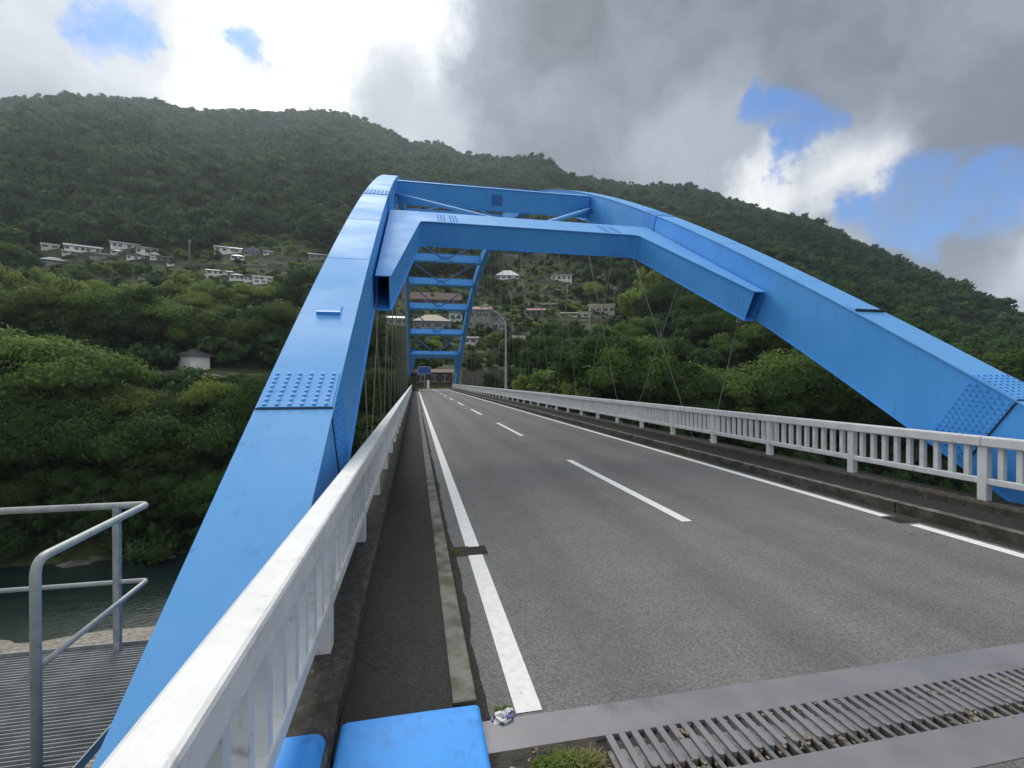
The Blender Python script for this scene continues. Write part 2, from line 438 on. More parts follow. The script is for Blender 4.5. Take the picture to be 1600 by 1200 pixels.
# ------------------------------------------------------------------ mesh helpers
class MB:
    def __init__(self):
        self.v, self.f = [], []

    def add(self, vs, fs):
        o = len(self.v)
        self.v += [tuple(a) for a in vs]
        self.f += [tuple(i + o for i in f) for f in fs]
        return self

    def box(self, x0, x1, y0, y1, z0, z1):
        return self.add([(x0, y0, z0), (x1, y0, z0), (x1, y1, z0), (x0, y1, z0), (x0, y0, z1), (x1, y0, z1), (x1, y1, z1), (x0, y1, z1)],
                        [(0, 3, 2, 1), (4, 5, 6, 7), (0, 1, 5, 4), (1, 2, 6, 5), (2, 3, 7, 6), (3, 0, 4, 7)])

    def obox(self, c, ax, ay, az):
        """box at centre c with half-vectors"""
        c, ax, ay, az = Vector(c), Vector(ax), Vector(ay), Vector(az)
        vs = [c + sx * ax + sy * ay + sz * az for sz in (-1, 1) for sx, sy in ((-1, -1), (1, -1), (1, 1), (-1, 1))]
        return self.add(vs, [(0, 3, 2, 1), (4, 5, 6, 7), (0, 1, 5, 4), (1, 2, 6, 5), (2, 3, 7, 6), (3, 0, 4, 7)])

    def bar(self, a, b, w, h, up=(0, 0, 1)):
        a, b = Vector(a), Vector(b)
        d = (b - a)
        t = d.normalized()
        s = t.cross(Vector(up))
        if s.length < 1e-4:
            s = Vector((1, 0, 0))
        s.normalize()
        n = s.cross(t)
        return self.obox((a + b) / 2, d / 2, s * w / 2, n * h / 2)

    def tube(self, pts, r, n=8, caps=True):
        pts = [Vector(p) for p in pts]
        rs = r if isinstance(r, (list, tuple)) else [r] * len(pts)
        o = len(self.v)
        prev = None
        for i, p in enumerate(pts):
            t = (pts[min(i + 1, len(pts) - 1)] - pts[max(i - 1, 0)]).normalized()
            if prev is None:
                a = t.cross(Vector((0.3, 0.1, 1)))
                if a.length < 0.1:
                    a = t.cross(Vector((1, 0, 0)))
            else:
                a = prev - t * prev.dot(t)
            a.normalize()
            prev = a
            b = t.cross(a)
            for k in range(n):
                th = 2 * math.pi * k / n
                self.v.append(tuple(p + (a * math.cos(th) + b * math.sin(th)) * rs[i]))
        for i in range(len(pts) - 1):
            for k in range(n):
                k2 = (k + 1) % n
                self.f.append((o + i * n + k, o + i * n + k2, o + (i + 1) * n + k2, o + (i + 1) * n + k))
        if caps:
            self.f.append(tuple(o + k for k in reversed(range(n))))
            self.f.append(tuple(o + (len(pts) - 1) * n + k for k in range(n)))
        return self

    def prism(self, poly, off):
        """poly: list of 3-D points; extruded by off"""
        n = len(poly)
        off = Vector(off)
        a = [Vector(p) for p in poly]
        vs = a + [p + off for p in a]
        fs = [tuple(range(n)), tuple(reversed(range(n, 2 * n)))]
        fs += [(i, i + n, (i + 1) % n + n, (i + 1) % n) for i in range(n)]
        return self.add(vs, fs)

    def data(self, name, m, smooth=False):
        me = bpy.data.meshes.new(name)
        me.from_pydata(self.v, [], self.f)
        me.materials.append(M[m] if isinstance(m, str) else m)
        if smooth:
            me.polygons.foreach_set('use_smooth', [True] * len(me.polygons))
        me.update()
        return me

    def build(self, name, m, parent=None, smooth=False, bevel=0.0, seg=2, fix=False):
        me = self.data(name, m, smooth)
        if fix:
            import bmesh
            bm = bmesh.new()
            bm.from_mesh(me)
            bmesh.ops.recalc_face_normals(bm, faces=bm.faces)
            bm.to_mesh(me)
            bm.free()
        o = link(name, me, parent)
        if bevel:
            b = o.modifiers.new('edge', 'BEVEL')
            b.width = bevel
            b.segments = seg
            b.limit_method = 'ANGLE'
        return o


def link(name, me, parent=None, loc=None):
    o = bpy.data.objects.new(name, me)
    COL.objects.link(o)
    if parent is not None:
        o.parent = parent
    if loc is not None:
        o.location = loc
    return o


def tag(o, label=None, cat=None, group=None, kind=None):
    if label:
        o['label'] = label
    if cat:
        o['category'] = cat
    if group:
        o['group'] = group
    if kind:
        o['kind'] = kind
    return o


def empty(name, loc=(0, 0, 0), rz=0.0, label=None, cat=None, group=None):
    o = bpy.data.objects.new(name, None)
    COL.objects.link(o)
    o.location = loc
    o.rotation_euler = (0, 0, rz)
    o.empty_display_size = 0.2
    return tag(o, label, cat, group)


# ------------------------------------------------------------------ terrain
RIDGE = [(-700, 210), (-350, 165), (0, 152), (110, 148), (240, 153), (275, 165), (375, 171), (430, 173), (500, 168), (550, 176), (600, 196), (640, 219),
         (685, 216), (725, 238), (800, 244), (850, 251), (890, 270), (940, 276), (1000, 284), (1080, 284), (1150, 309), (1230, 334), (1300, 356),
         (1350, 386), (1400, 409), (1460, 436), (1520, 461), (1560, 478), (1600, 498), (1700, 520), (2000, 540)]
_ra, _rE = [], []
for px, py in RIDGE:
    d = ray(px, py)
    _ra.append(d.x / d.y)
    _rE.append(d.z / d.y)
_ra, _rE = np.array(_ra), np.array(_rE)
_rR = np.interp(_ra, [-2.5, -0.9, 0.0, 0.7, 1.6, 3.0], [900, 820, 800, 700, 500, 420])
PROF_Y = [-900, -6, 1, 8, 20, 40, 47, 57, 66, 69, 80, 90, 96, 106]
PROF_Z = [-0.6, -0.6, -2.2, -9, -15, -18.8, -20.05, -22.5, -20.3, -18.3, -9, -1.6, -0.2, -0.2]


def sstep(a, b, v):
    t = min(1, max(0, (v - a) / (b - a)))
    return t * t * (3 - 2 * t)


def terr(x, y, fine=True):
    lift = 3.4 * sstep(-12, -45, x) * sstep(86, 98, y)
    wob = (noise.noise((x * 0.03, y * 0.01, 3.1)) * 3.0) * sstep(38, 52, y) * (1 - sstep(80, 96, y)) if y < 100 else 0
    z = float(np.interp(y + wob, PROF_Y, PROF_Z)) + lift
    if y > 106:
        a = x / y
        Rr = float(np.interp(a, _ra, _rR))
        E = float(np.interp(a, _ra, _rE))
        H = max(20.0, E * Rr - 11.0)
        t = (y - 106) / (Rr - 106)
        if t < 1:
            z += (H - z) * t ** 1.2
            env = math.sin(math.pi * min(1, t)) ** 0.8
            z += env * 22 * noise.fractal((x * 0.006, y * 0.004, 1.7), 1.0, 2.1, 4) * (0.35 + t)
            ridge = 1 - abs(noise.noise((x * 0.011 + y * 0.003, y * 0.0025, 5.2))) * 2
            z += env * 20 * ridge * t
            tw = 0.8 * sstep(122, 140, y) * (1 - sstep(280, 320, y))
            if tw > 0:
                kz = z / 2.8
                fl = math.floor(kz)
                zq = (fl + sstep(.62, 1.0, kz - fl)) * 2.8
                z += (zq - z) * tw
        else:
            z = max(-12.0, H - (t - 1) * (Rr - 106) * 0.55)
    elif y < 96 and fine:
        z += 0.5 * noise.noise((x * 0.15, y * 0.15, 0.3)) * (1 - sstep(88, 96, y)) * (0.35 if y < 47 else 1.0)
    return z


def build_terrain():
    xs = list(np.arange(-1000, -220, 26)) + list(np.arange(-220, 330, 4.5)) + list(np.arange(330, 1700, 26))
    ys = list(np.arange(-900, -40, 90)) + list(np.arange(-40, 44, 4)) + list(np.arange(44, 112, 1.7)) + list(np.arange(112, 320, 2.2)) + list(np.arange(320, 1100, 14))
    nx = len(xs)
    v = [(x, y, terr(x, y)) for y in ys for x in xs]
    f = []
    for j in range(len(ys) - 1):
        for i in range(nx - 1):
            a = j * nx + i
            f.append((a, a + 1, a + nx + 1, a + nx))
    me = bpy.data.meshes.new('terrain')
    me.from_pydata(v, [], f)
    me.materials.append(M['ground'])
    me.polygons.foreach_set('use_smooth', [True] * len(me.polygons))
    o = link('terrain', me)
    tag(o, 'grassy valley sides and gravel river bed below the bridge', 'terrain', kind='structure')
    return o


build_terrain()


def hit(px, py, y0=70.0, y1=900.0):
    """where the ray through a pixel meets the valley side beyond the river"""
    d = ray(px, py)
    last = None
    y = y0
    while y < y1:
        t = y / d.y
        x, z = d.x * t, CAMZ + d.z * t
        if z < terr(x, y):
            return Vector((x, y, terr(x, y)))
        y += 0.6 if y < 300 else 2
    return None


# river
wm = MB()
wx = list(range(-900, 901, 30))
for i in range(len(wx) - 1):
    wm.add([(wx[i], 36, -20), (wx[i + 1], 36, -20), (wx[i + 1], 76, -20), (wx[i], 76, -20)], [(0, 1, 2, 3)])
tag(wm.build('river_water', 'water', smooth=True), 'dark green river water under the bridge', 'river', kind='structure')

# distant lower hill beyond the right shoulder of the mountain
def far_hill():
    v, f = [], []
    nx, ny = 90, 30
    c = ray(1600, 470)
    cx, cy = c.x / c.y * 1150, 1150
    for j in range(ny):
        for i in range(nx):
            u, w = i / (nx - 1) * 2 - 1, j / (ny - 1) * 2 - 1
            x, y = cx + u * 1300, cy + w * 420
            h = 212 * max(0, 1 - u * u * 0.35) * max(0, 1 - w * w) ** 0.8
            h += 22 * noise.fractal((x * 0.008, y * 0.008, 2), 1, 2, 4) + 5 * noise.noise((x * 0.05, y * 0.05, 1))
            v.append((x, y, max(-22.0, h - 25)))
    for j in range(ny - 1):
        for i in range(nx - 1):
            a = j * nx + i
            f.append((a, a + 1, a + nx + 1, a + nx))
    m = MB()
    m.v, m.f = v, f
    o = m.build('hill', M['forest'], smooth=True)
    tag(o, 'pale wooded hill far off behind the mountain shoulder', 'hill', kind='structure')


far_hill()

# ------------------------------------------------------------------ bridge deck, road, kerbs
CX = 3.54
DEND = 100.2


def strip(name, m, x0, x1, y0, y1, z, label, cat, step=4.0, parent=None):
    mb = MB()
    n = max(1, int((y1 - y0) / step))
    for i in range(n):
        a, b = y0 + (y1 - y0) * i / n, y0 + (y1 - y0) * (i + 1) / n
        mb.add([(x0, a, z), (x1, a, z), (x1, b, z), (x0, b, z)], [(0, 1, 2, 3)])
    o = mb.build(name, m, parent)
    if parent is None:
        tag(o, label, cat, kind='structure')
    return o


deck = MB()
deck.box(CX - 4.24, CX + 4.24, 2.2, DEND, -0.45, -0.02)
road = MB()
road.box(0.333, 6.747, 2.6, 106, -0.3, 0.0)
road_o = tag(road.build('road', 'asphalt'), 'grey asphalt carriageway running across the bridge', 'road', kind='structure')
near = MB()
near.box(0.333, 6.747, -60, 1.80, -0.5, 0.0)
tag(near.build('road', 'asphalt'), 'asphalt approach road before the steel expansion joint', 'road', kind='structure')
fr = MB()
fx = [-160 + 8 * i for i in range(42)]
for i in range(len(fx) - 1):
    a, b = fx[i], fx[i + 1]
    za, zb = [3.4 * sstep(-12, -45, q_) - 0.02 for q_ in (a, b)]
    fr.add([(a, 97.5, za), (b, 97.5, zb), (b, 104.5, zb), (a, 104.5, za)], [(0, 1, 2, 3)])
tag(fr.build('road', 'asphalt'), 'road along the far bank behind the end of the bridge', 'road', kind='structure')

# markings, parts of the road
LZ = 0.004


def marking(x0, x1, y0, y1):
    mb = MB()
    mb.add([(x0, y0, LZ), (x1, y0, LZ), (x1, y1, LZ), (x0, y1, LZ)], [(0, 1, 2, 3)])
    return mb.build('road_marking', 'paint', road_o)


marking(0.56, 0.715, 2.62, 5.10)
marking(0.56, 0.715, 5.36, 98.5)
marking(6.345, 6.50, 2.62, 5.02)
marking(6.345, 6.50, 5.42, 98.5)
y = 5.75
while y < 96:
    marking(CX - 0.035, CX + 0.115, y, y + 5.0)
    y += 10.0
for (x0, x1) in ((0.42, 0.78), (6.30, 6.70)):           # dark patch where the line is cut
    mb = MB()
    mb.add([(x0, 5.1, 0.003), (x1, 5.1, 0.003), (x1, 5.38, 0.003), (x0, 5.38, 0.003)], [(0, 1, 2, 3)])
    mb.build('asphalt_patch', 'walk', road_o)

for (x0, x1) in ((0.334, 0.41), (6.58, 6.746)):          # dark gutter strips with uneven edges along the kerbs
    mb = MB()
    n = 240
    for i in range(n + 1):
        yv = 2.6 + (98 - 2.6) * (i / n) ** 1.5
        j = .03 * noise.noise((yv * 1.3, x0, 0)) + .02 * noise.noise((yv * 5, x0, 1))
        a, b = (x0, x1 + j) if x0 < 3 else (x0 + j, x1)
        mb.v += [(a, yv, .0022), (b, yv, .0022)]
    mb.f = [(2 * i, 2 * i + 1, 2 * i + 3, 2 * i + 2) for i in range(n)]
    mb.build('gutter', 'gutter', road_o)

# kerbs: blocks with joints
for side, label in ((-1, 'low weathered concrete kerb beside the narrow near sidewalk'), (1, 'low weathered concrete kerb on the far side of the road')):
    k = empty('kerb', (0, 0, 0), 0)
    tag(k, label, 'kerb', kind='structure')
    x0, x1 = (0.197, 0.331) if side < 0 else (6.749, 6.883)
    data = None
    yy, i = 2.56, 0
    while yy < DEND - 0.5:
        ln = 2.99
        if data is None:
            mb = MB()
            xm = (x0 + x1) / 2
            mb.box(x0 - xm, x1 - xm, 0, ln - 0.012, -0.3, 0.155)
            o = mb.build('kerb_block', 'concrete', k, bevel=0.014)
            o.data.materials.append(M['kerb_shade'])            # shade painted into the upright faces, top stays lighter
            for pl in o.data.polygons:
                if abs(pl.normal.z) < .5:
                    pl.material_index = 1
            data = o.data
            o.location = (xm, yy, 0)
        else:
            o = link('kerb_block', data, k)
            b = o.modifiers.new('edge', 'BEVEL')
            b.width, b.segments, b.limit_method = 0.014, 2, 'ANGLE'
            o.location = (xm + random.uniform(-.003, .003), yy, random.uniform(-.003, .003))
        yy += ln
        i += 1

strip('sidewalk', 'walk', -0.38, 0.196, 2.3, DEND, 0.145, 'narrow dark asphalt sidewalk beside the left railing', 'sidewalk', 50)
strip('sidewalk', 'walk', 6.884, 7.46, 2.3, DEND, 0.145, 'dark asphalt sidewalk strip beside the right railing', 'sidewalk', 50)


def plinth(x0, x1, inner, label):
    """rough concrete upstand that carries the railing posts"""
    mb = MB()
    n = 520
    ys = [-1.4 + (DEND + 1.4) * (i / n) ** 1.4 for i in range(n + 1)]
    prof = []
    for yv in ys:
        j = 0.010 * noise.noise((yv * 3.1, inner, 0.4)) + 0.006 * noise.noise((yv * 11, inner, 2.4))
        xi = inner + j
        s = 1 if inner > (x0 + x1) / 2 else -1
        xo = x0 if s > 0 else x1
        zt = 0.262 + 0.004 * noise.noise((yv * 4, 1, 1))
        prof.append([(xo, yv, -0.45), (xo, yv, zt), (xi - s * 0.03, yv, zt), (xi, yv, zt - 0.03), (xi + s * 0.006, yv, -0.1)])
    o = []
    for p in prof:
        mb.v += p
    for i in range(n):
        for k in range(4):
            a = i * 5 + k
            mb.f.append((a, a + 1, a + 6, a + 5))
    ob = mb.build('parapet_plinth', 'plinth', fix=True)
    return tag(ob, label, 'plinth', kind='structure')


plinth(-0.78, -0.38, -0.38, 'rough dark concrete upstand under the left railing')
plinth(7.46, 7.86, 7.46, 'rough dark concrete upstand under the right railing')

# ------------------------------------------------------------------ railings
POST_Y0, NPOST = -0.96, 51


def railing(xc, label, seam):
    r = empty('bridge_railing', (xc, 0, 0.262), 0, label, 'railing')
    s = 1 if xc > CX else -1
    z0 = 0.262
    post = MB()
    post.box(-.05, .05, -.055, .055, -0.004, 0.74)
    pd = post.data('post', 'white')
    bal = MB()
    bal.box(-.034, .034, -.031, .031, 0.30, 0.735)
    bd = bal.data('baluster', 'white')
    nb = 0
    rest = MB()
    for i in range(NPOST):
        yp = POST_Y0 + 2.0 * i
        link('post', pd, r, (0, yp, 0))
        if i < NPOST - 1:
            for j in range(1, 10):
                yb = yp + 0.2 * j
                if yb < 0.3 and s < 0 or yb < -0.5:
                    continue
                if nb < 298:
                    link('baluster', bd, r, (0, yb, 0))
                    nb += 1
                else:
                    rest.box(-.034, .034, yb - .031, yb + .031, 0.30, 0.735)
    ro = rest.build('balusters', 'white', r)
    ro['kind'] = 'stuff'
    L0, L1 = POST_Y0 - 0.06, POST_Y0 + 2 * (NPOST - 1) + 0.06
    # top rail in lengths with a hairline joint
    yy = L0
    k = 0
    while yy < L1 - 0.1:
        ye = min(yy + (6.0 if k else 6.06 + 0.0), L1)
        for nm, hw, za, zb, bv in (('top_rail', .074, 0.732, 0.872, .018), ('bottom_rail', .045, 0.222, 0.308, .010)):
            b = MB()
            b.box(-hw, hw, yy + .002, ye - .002, za, zb)
            b.build(nm, 'white', r, bevel=bv)
        yy = ye
        k += 1
    return r


railing(-0.548, 'white painted steel railing close by along the narrow left sidewalk', 0)
railing(7.63, 'white painted steel railing across the road along the right sidewalk', 1)

# ------------------------------------------------------------------ the arch bridge
MID = 50.6
HI, RW, RD = 4.31, 0.704, 1.2
SX0, SX1 = -0.2, 2 * MID + 0.2


def ztop(s):
    if s > MID:
        s = 2 * MID - s
    if s < 25:
        return -1.656 + .709 * s - .00594 * s * s
    q25, sl = -1.656 + .709 * 25 - .00594 * 625, .709 - 2 * .00594 * 25
    u = s - 25
    return q25 + sl * u - sl / (2 * (MID - 25)) * u * u


def frame(s):
    d = (ztop(s + .05) - ztop(s - .05)) / .1
    T = Vector((0, 1, d)).normalized()
    N = Vector((0, -T.z, T.y))
    return Vector((0, s, ztop(s))), T, N


bridge = empty('arch_bridge', (CX, MID, 0), 0, 'blue painted steel arch bridge with thin hanger cables and cross beams over the road', 'bridge')
BO = Vector((CX, MID, 0))


def bpart(mb, name, m, parent=None, **kw):
    mb.v = [(v[0] - BO.x, v[1] - BO.y, v[2] - BO.z) for v in mb.v]
    return mb.build(name, m, parent or bridge, **kw)


def sweep(x0, x1, d0, d1, s0, s1, step=0.8):
    """box swept along the arch between normal offsets d0 (upper) and d1 (lower), measured down from the rib top"""
    mb = MB()
    n = max(2, int(abs(s1 - s0) / step) + 1)
    for i in range(n + 1):
        p, T, N = frame(s0 + (s1 - s0) * i / n)
        for x, d in ((x0, d0), (x1, d0), (x1, d1), (x0, d1)):
            q_ = p - N * d
            mb.v.append((x, q_.y, q_.z))
    for i in range(n):
        for k in range(4):
            a, b = i * 4 + k, i * 4 + (k + 1) % 4
            mb.f.append((a, b, b + 4, a + 4))
    mb.f.append((3, 2, 1, 0))
    mb.f.append(tuple(n * 4 + k for k in range(4)))
    return mb


def bolts_on(points, N, r=0.018, h=0.015):
    mb = MB()
    N = Vector(N).normalized()
    a = N.cross(Vector((0.2, 0.9, 0.3))).normalized()
    b = N.cross(a)
    for p in points:
        p = Vector(p)
        for rr, h0, h1 in ((r * 1.4, -0.002, 0.004), (r, 0.004, h)):
            vs = [p + (a * math.cos(2 * math.pi * k / 6) + b * math.sin(2 * math.pi * k / 6)) * rr + N * hh for hh in (h0, h1) for k in range(6)]
            mb.add(vs, [(0, 1, 7, 6), (1, 2, 8, 7), (2, 3, 9, 8), (3, 4, 10, 9), (4, 5, 11, 10), (5, 0, 6, 11), (6, 7, 8, 9, 10, 11)])
    return mb


for sg in (-1, 1):
    xi, xo = CX + sg * HI, CX + sg * (HI + RW)
    xa, xb = min(xi, xo), max(xi, xo)
    rib = bpart(sweep(xa + .03, xb - .03, 0.018, RD - .018, SX0, SX1), 'arch_rib', 'blue')
    rib['label'] = ('left' if sg < 0 else 'right') + ' blue steel box rib of the arch'
    bpart(sweep(xa, xb, 0.0, 0.02, SX0, SX1), 'top_flange', 'blue_sheen', rib)
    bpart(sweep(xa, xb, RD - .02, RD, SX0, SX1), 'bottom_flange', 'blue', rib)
    for (s0, s1, nl, big) in ((4.84, 5.36, 8, True), (14.5, 15.3, 6, False), (2 * MID - 5.36, 2 * MID - 4.84, 8, True), (2 * MID - 15.3, 2 * MID - 14.5, 6, False)):
        ds = (s1 - s0) / nl
        bpart(sweep(xa + .02, xb - .02, -0.013, 0.002, s0, s1, 0.2), 'splice_plate', 'blue_sheen', rib)
        # groove at the lower end
        sj = s0 - .012 if s0 < MID else s1 + .012
        bpart(sweep(xa + .004, xb - .004, -0.004, 0.004, sj - .011, sj + .011, 0.02), 'joint_seam', 'joint', rib)
        mb = MB()
        for i in range(nl):
            s = s0 + ds * (i + .5)
            p, T, N = frame(s)
            pts = [(xa + .075 + (RW - .15) * j / 5, (p + N * .013).y, (p + N * .013).z) for j in range(6)]
            q_ = bolts_on(pts, N)
            mb.add(q_.v, q_.f)
        o = bpart(mb, 'bolts', 'blue', rib)
        o['kind'] = 'stuff'
        # inner web plate and its bolts
        xw = xi + sg * .03
        w0, w1 = (xw - .012, xw + .004) if sg > 0 else (xw - .004, xw + .012)
        bpart(sweep(w0, w1, 0.07, RD - .07, s0, s1, 0.2), 'splice_plate', 'blue', rib)
        bpart(sweep(w0 + .006, w1 - .0075 if sg > 0 else w1 - .006, 0.03, RD - .03, sj - .010, sj + .010, 0.02), 'joint_seam', 'joint', rib)
        mb = MB()
        for i in range(nl):
            p, T, N = frame(s0 + ds * (i + .5))
            pts = []
            for j in range(13):
                q_ = p - N * (.115 + (RD - .23) * (j + (.25 if i % 2 else -.25)) / 12)
                pts.append((xw - sg * .012, q_.y, q_.z))
            q_ = bolts_on(pts, (-sg, 0, 0))
            mb.add(q_.v, q_.f)
        o = bpart(mb, 'bolts', 'blue', rib)
        o['kind'] = 'stuff'
    for sw in (8.6, 11.2, 18.3, 22.4, 27.0, 31.5):
        bpart(sweep(xa + .003, xb - .003, -0.0035, 0.002, sw - .008, sw + .008, 0.02), 'weld_seam', 'blue_sheen', rib)
    # low hatch plate with a lip on the top flange
    s_h = 6.62 if sg < 0 else 7.25
    xh0, xh1 = (xa + .22, xa + .50) if sg < 0 else (xa + .05, xb - .05)
    bpart(sweep(xh0, xh1, -0.022, 0.003, s_h, s_h + .22, 0.1), 'hatch_plate', 'blue_sheen', rib)
    bpart(sweep(xh0 - .01, xh1 + .01, -0.045, 0.002, s_h - .03, s_h - .002, 0.03), 'hatch_lip', 'joint' if sg > 0 else 'blue', rib)

# portal struts with long haunches that run down along the ribs
def portal(mirror):
    A, B = Vector((0, 9.2, ztop(9.2))), Vector((0, 13.7, ztop(13.7)))
    T = (B - A).normalized()
    N = Vector((0, -T.z, T.y))
    org = B - N * 0.50
    uT = -(B - A).length
    xl, xr = CX - HI + .028, CX + HI - .028
    rear = 1.25
    # rear edge straight, front edge flares down both ribs
    poly = [(xl, rear), (xl, uT), (xl + .25, uT), (.12, -.12), (.20, -.03), (.34, 0), (7.08 - .34, 0), (7.08 - .20, -.03), (7.08 - .12, -.12), (xr - .25, uT), (xr, uT), (xr, rear)]

    def P3(x, u, d):
        q_ = org + T * u - N * d
        yy = q_.y if not mirror else 2 * MID - q_.y
        return Vector((x, yy, q_.z))
    off = P3(0, 0, .68) - P3(0, 0, 0)
    pm = MB().prism([P3(x, u, .02) for x, u in poly], off)
    pm.f = [f for i, f in enumerate(pm.f) if i not in (2 + 1, 2 + 9)]        # the haunch boxes are open at their tips
    po = bpart(pm, 'portal_strut', 'blue', fix=True)
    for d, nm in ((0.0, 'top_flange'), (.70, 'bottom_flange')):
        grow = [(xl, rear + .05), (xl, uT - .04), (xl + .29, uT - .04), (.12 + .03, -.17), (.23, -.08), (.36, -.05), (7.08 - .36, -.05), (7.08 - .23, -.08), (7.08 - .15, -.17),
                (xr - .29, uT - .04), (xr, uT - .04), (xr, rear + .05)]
        bpart(MB().prism([P3(x, u, d) for x, u in grow], P3(0, 0, .022) - P3(0, 0, 0)), nm, 'blue_sheen' if d == 0 else 'blue', po, fix=True)
    # splice bands on the front face
    for xc in (0.95, 6.13):
        mb = MB()
        pts = [P3(xc - .36, -.012, .08), P3(xc + .36, -.012, .08), P3(xc + .36, -.012, .64), P3(xc - .36, -.012, .64)]
        mb.prism(pts, P3(0, .016, 0) - P3(0, 0, 0))
        bpart(mb, 'splice_plate', 'blue', po, fix=True)
        fn = P3(0, -1, 0) - P3(0, 0, 0)
        pts = [P3(xc + .07 * i, -.012, .12 + .08 * j) for i in (-4, -3, -2, -1, 1, 2, 3, 4) for j in range(7)]
        o = bpart(bolts_on(pts, fn, .016, .018), 'bolts', 'blue', po)
        o['kind'] = 'stuff'
        un = P3(0, 0, -1) - P3(0, 0, 0)
        pts = [P3(xc + .09 * i, .12 + .2 * j, 0) for i in (-3, -2, -1, 1, 2, 3) for j in range(5)]
        o = bpart(bolts_on(pts, un, .018, .022), 'bolts', 'blue', po)
        o['kind'] = 'stuff'


portal(False)
portal(True)
# box cross beams and K bracing between the ribs
STR = [20.6 + 7.5 * k for k in range(9)]
ALL = [14.3] + STR + [2 * MID - 14.3]
for s in STR:
    p, T, N = frame(s)
    mb = MB()
    x0, x1 = CX - HI + .028, CX + HI - .028
    c = p - N * .56
    mb.obox((CX, c.y, c.z), ((x1 - x0) / 2, 0, 0), T * .26, N * .44)
    st = bpart(mb, 'cross_beam', 'blue')
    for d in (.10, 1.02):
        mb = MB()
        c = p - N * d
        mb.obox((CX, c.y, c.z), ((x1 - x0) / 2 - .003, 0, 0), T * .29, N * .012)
        bpart(mb, 'flange', 'blue_sheen' if d < .5 else 'blue', st)
    mb = MB()
    c = p - N * .56
    mb.obox((CX, c.y, c.z), (.24, 0, 0), T * .275, N * .22)
    bpart(mb, 'gusset', 'girder', st)
for i in range(len(ALL)):
    s = ALL[i]
    tgt = []
    if s < MID - 1:
        tgt = [ALL[i + 1]]
    elif s > MID + 1:
        tgt = [ALL[i - 1]]
        if 74 < s < 84:
            tgt.append(ALL[i + 1])
    p0, T0, N0 = frame(s)
    a = p0 - N0 * .62
    for s2 in tgt:
        p1, T1, N1 = frame(s2)
        b = p1 - N1 * .62
        sgn = 1 if s2 > s else -1
        for sg in (-1, 1):
            A = Vector((CX + sg * .3, a.y + sgn * .3, a.z + sgn * .3 * T0.z / T0.y))
            B = Vector((CX + sg * (HI - .02), b.y - sgn * .35, b.z - sgn * .35 * T1.z / T1.y))
            bpart(MB().bar(A, B, .13, .11, up=N0), 'diagonal_brace', 'blue_sheen' if s < MID else 'girder')
            q_ = B - Vector((sg * .22, 0, 0))
            bpart(MB().obox(q_, (.24, 0, 0), T1 * .30, N1 * .015), 'gusset', 'girder')
# tie girders, floor beams and deck slab
for sg in (-1, 1):
    xa, xb = sorted((CX + sg * HI, CX + sg * (HI + RW)))
    mb = MB()
    mb.box(xa + .01, xb - .01, 2.6, 2 * MID - 2.6, -1.5, -0.12)
    bpart(mb, 'tie_girder', 'girder')
bpart(deck, 'deck_slab', 'plinth')
for k in range(20):
    mb = MB()
    yb = 4 + 4.9 * k
    mb.box(CX - HI + .02, CX + HI - .02, yb - .2, yb + .2, -1.2, -.46)
    bpart(mb, 'floor_beam', 'girder')
# inclined hanger cables
for sg in (-1, 1):
    xh = CX + sg * (HI + RW / 2)
    for k in range(16):
        sb = 12.4 + 5.093 * k
        for dirn in (-1, 1):
            u = (sb - MID) / (MID - 8)
            lean = 4.7 if abs(u) < .85 else (4.7 if dirn * u < 0 else 2.3)
            se = sb + dirn * lean
            if se < 8 or se > 2 * MID - 8:
                continue
            p, T, N = frame(se)
            e = p - N * (RD - .05)
            bs = sb + dirn * .28
            mb = MB()
            mb.tube([(xh, bs, -.15), (xh, e.y, e.z)], .015, 7)
            h = bpart(mb, 'hanger_cable', 'cable', smooth=True)
            mb = MB()
            d = (Vector((xh, e.y, e.z)) - Vector((xh, bs, -.15))).normalized()
            b0 = Vector((xh, bs, -.15))
            mb.tube([b0, b0 + d * .38], .05, 8)
            bpart(mb, 'anchor_socket', 'galv', h, smooth=True)
            e0 = Vector((xh, e.y, e.z))
            mb = MB()
            mb.tube([e0 - d * .55, e0], .055, 8)
            bpart(mb, 'anchor_socket', 'galv', h, smooth=True)

# concrete abutments
for yy0, yy1, lb in ((-3.2, 1.05, 'concrete abutment block under the near end of the arch'), (99.2, 104, 'concrete abutment under the far end of the arch')):
    mb = MB()
    mb.box(CX - 5.6, CX + 5.6, yy0, yy1, -12, -1.25 if yy0 < 0 else -1.0)
    o = mb.build('abutment', 'plinth', bevel=.05)
    tag(o, lb, 'abutment', kind='structure')
mb = MB()
mb.box(-0.38, 0.332, -40, 1.5, -.5, .145)
tag(mb.build('sidewalk', 'walk'), 'approach sidewalk behind the blue cover plates', 'sidewalk', kind='structure')
mb = MB()
mb.box(6.748, 7.86, -40, 1.6, -.5, .145)
tag(mb.build('sidewalk', 'walk'), 'approach sidewalk across the road before the joint', 'sidewalk', kind='structure')

# ------------------------------------------------------------------ finger expansion joint
ej = empty('expansion_joint', (CX, 2.2, -0.02), 0, 'steel finger expansion joint across the road in front of the bridge', 'expansion joint')
EJ = Vector((CX, 2.2, -0.02))


def epart(mb, name, m, **kw):
    mb.v = [(v[0] - EJ.x, v[1] - EJ.y, v[2] - EJ.z) for v in mb.v]
    return mb.build(name, m, ej, **kw)


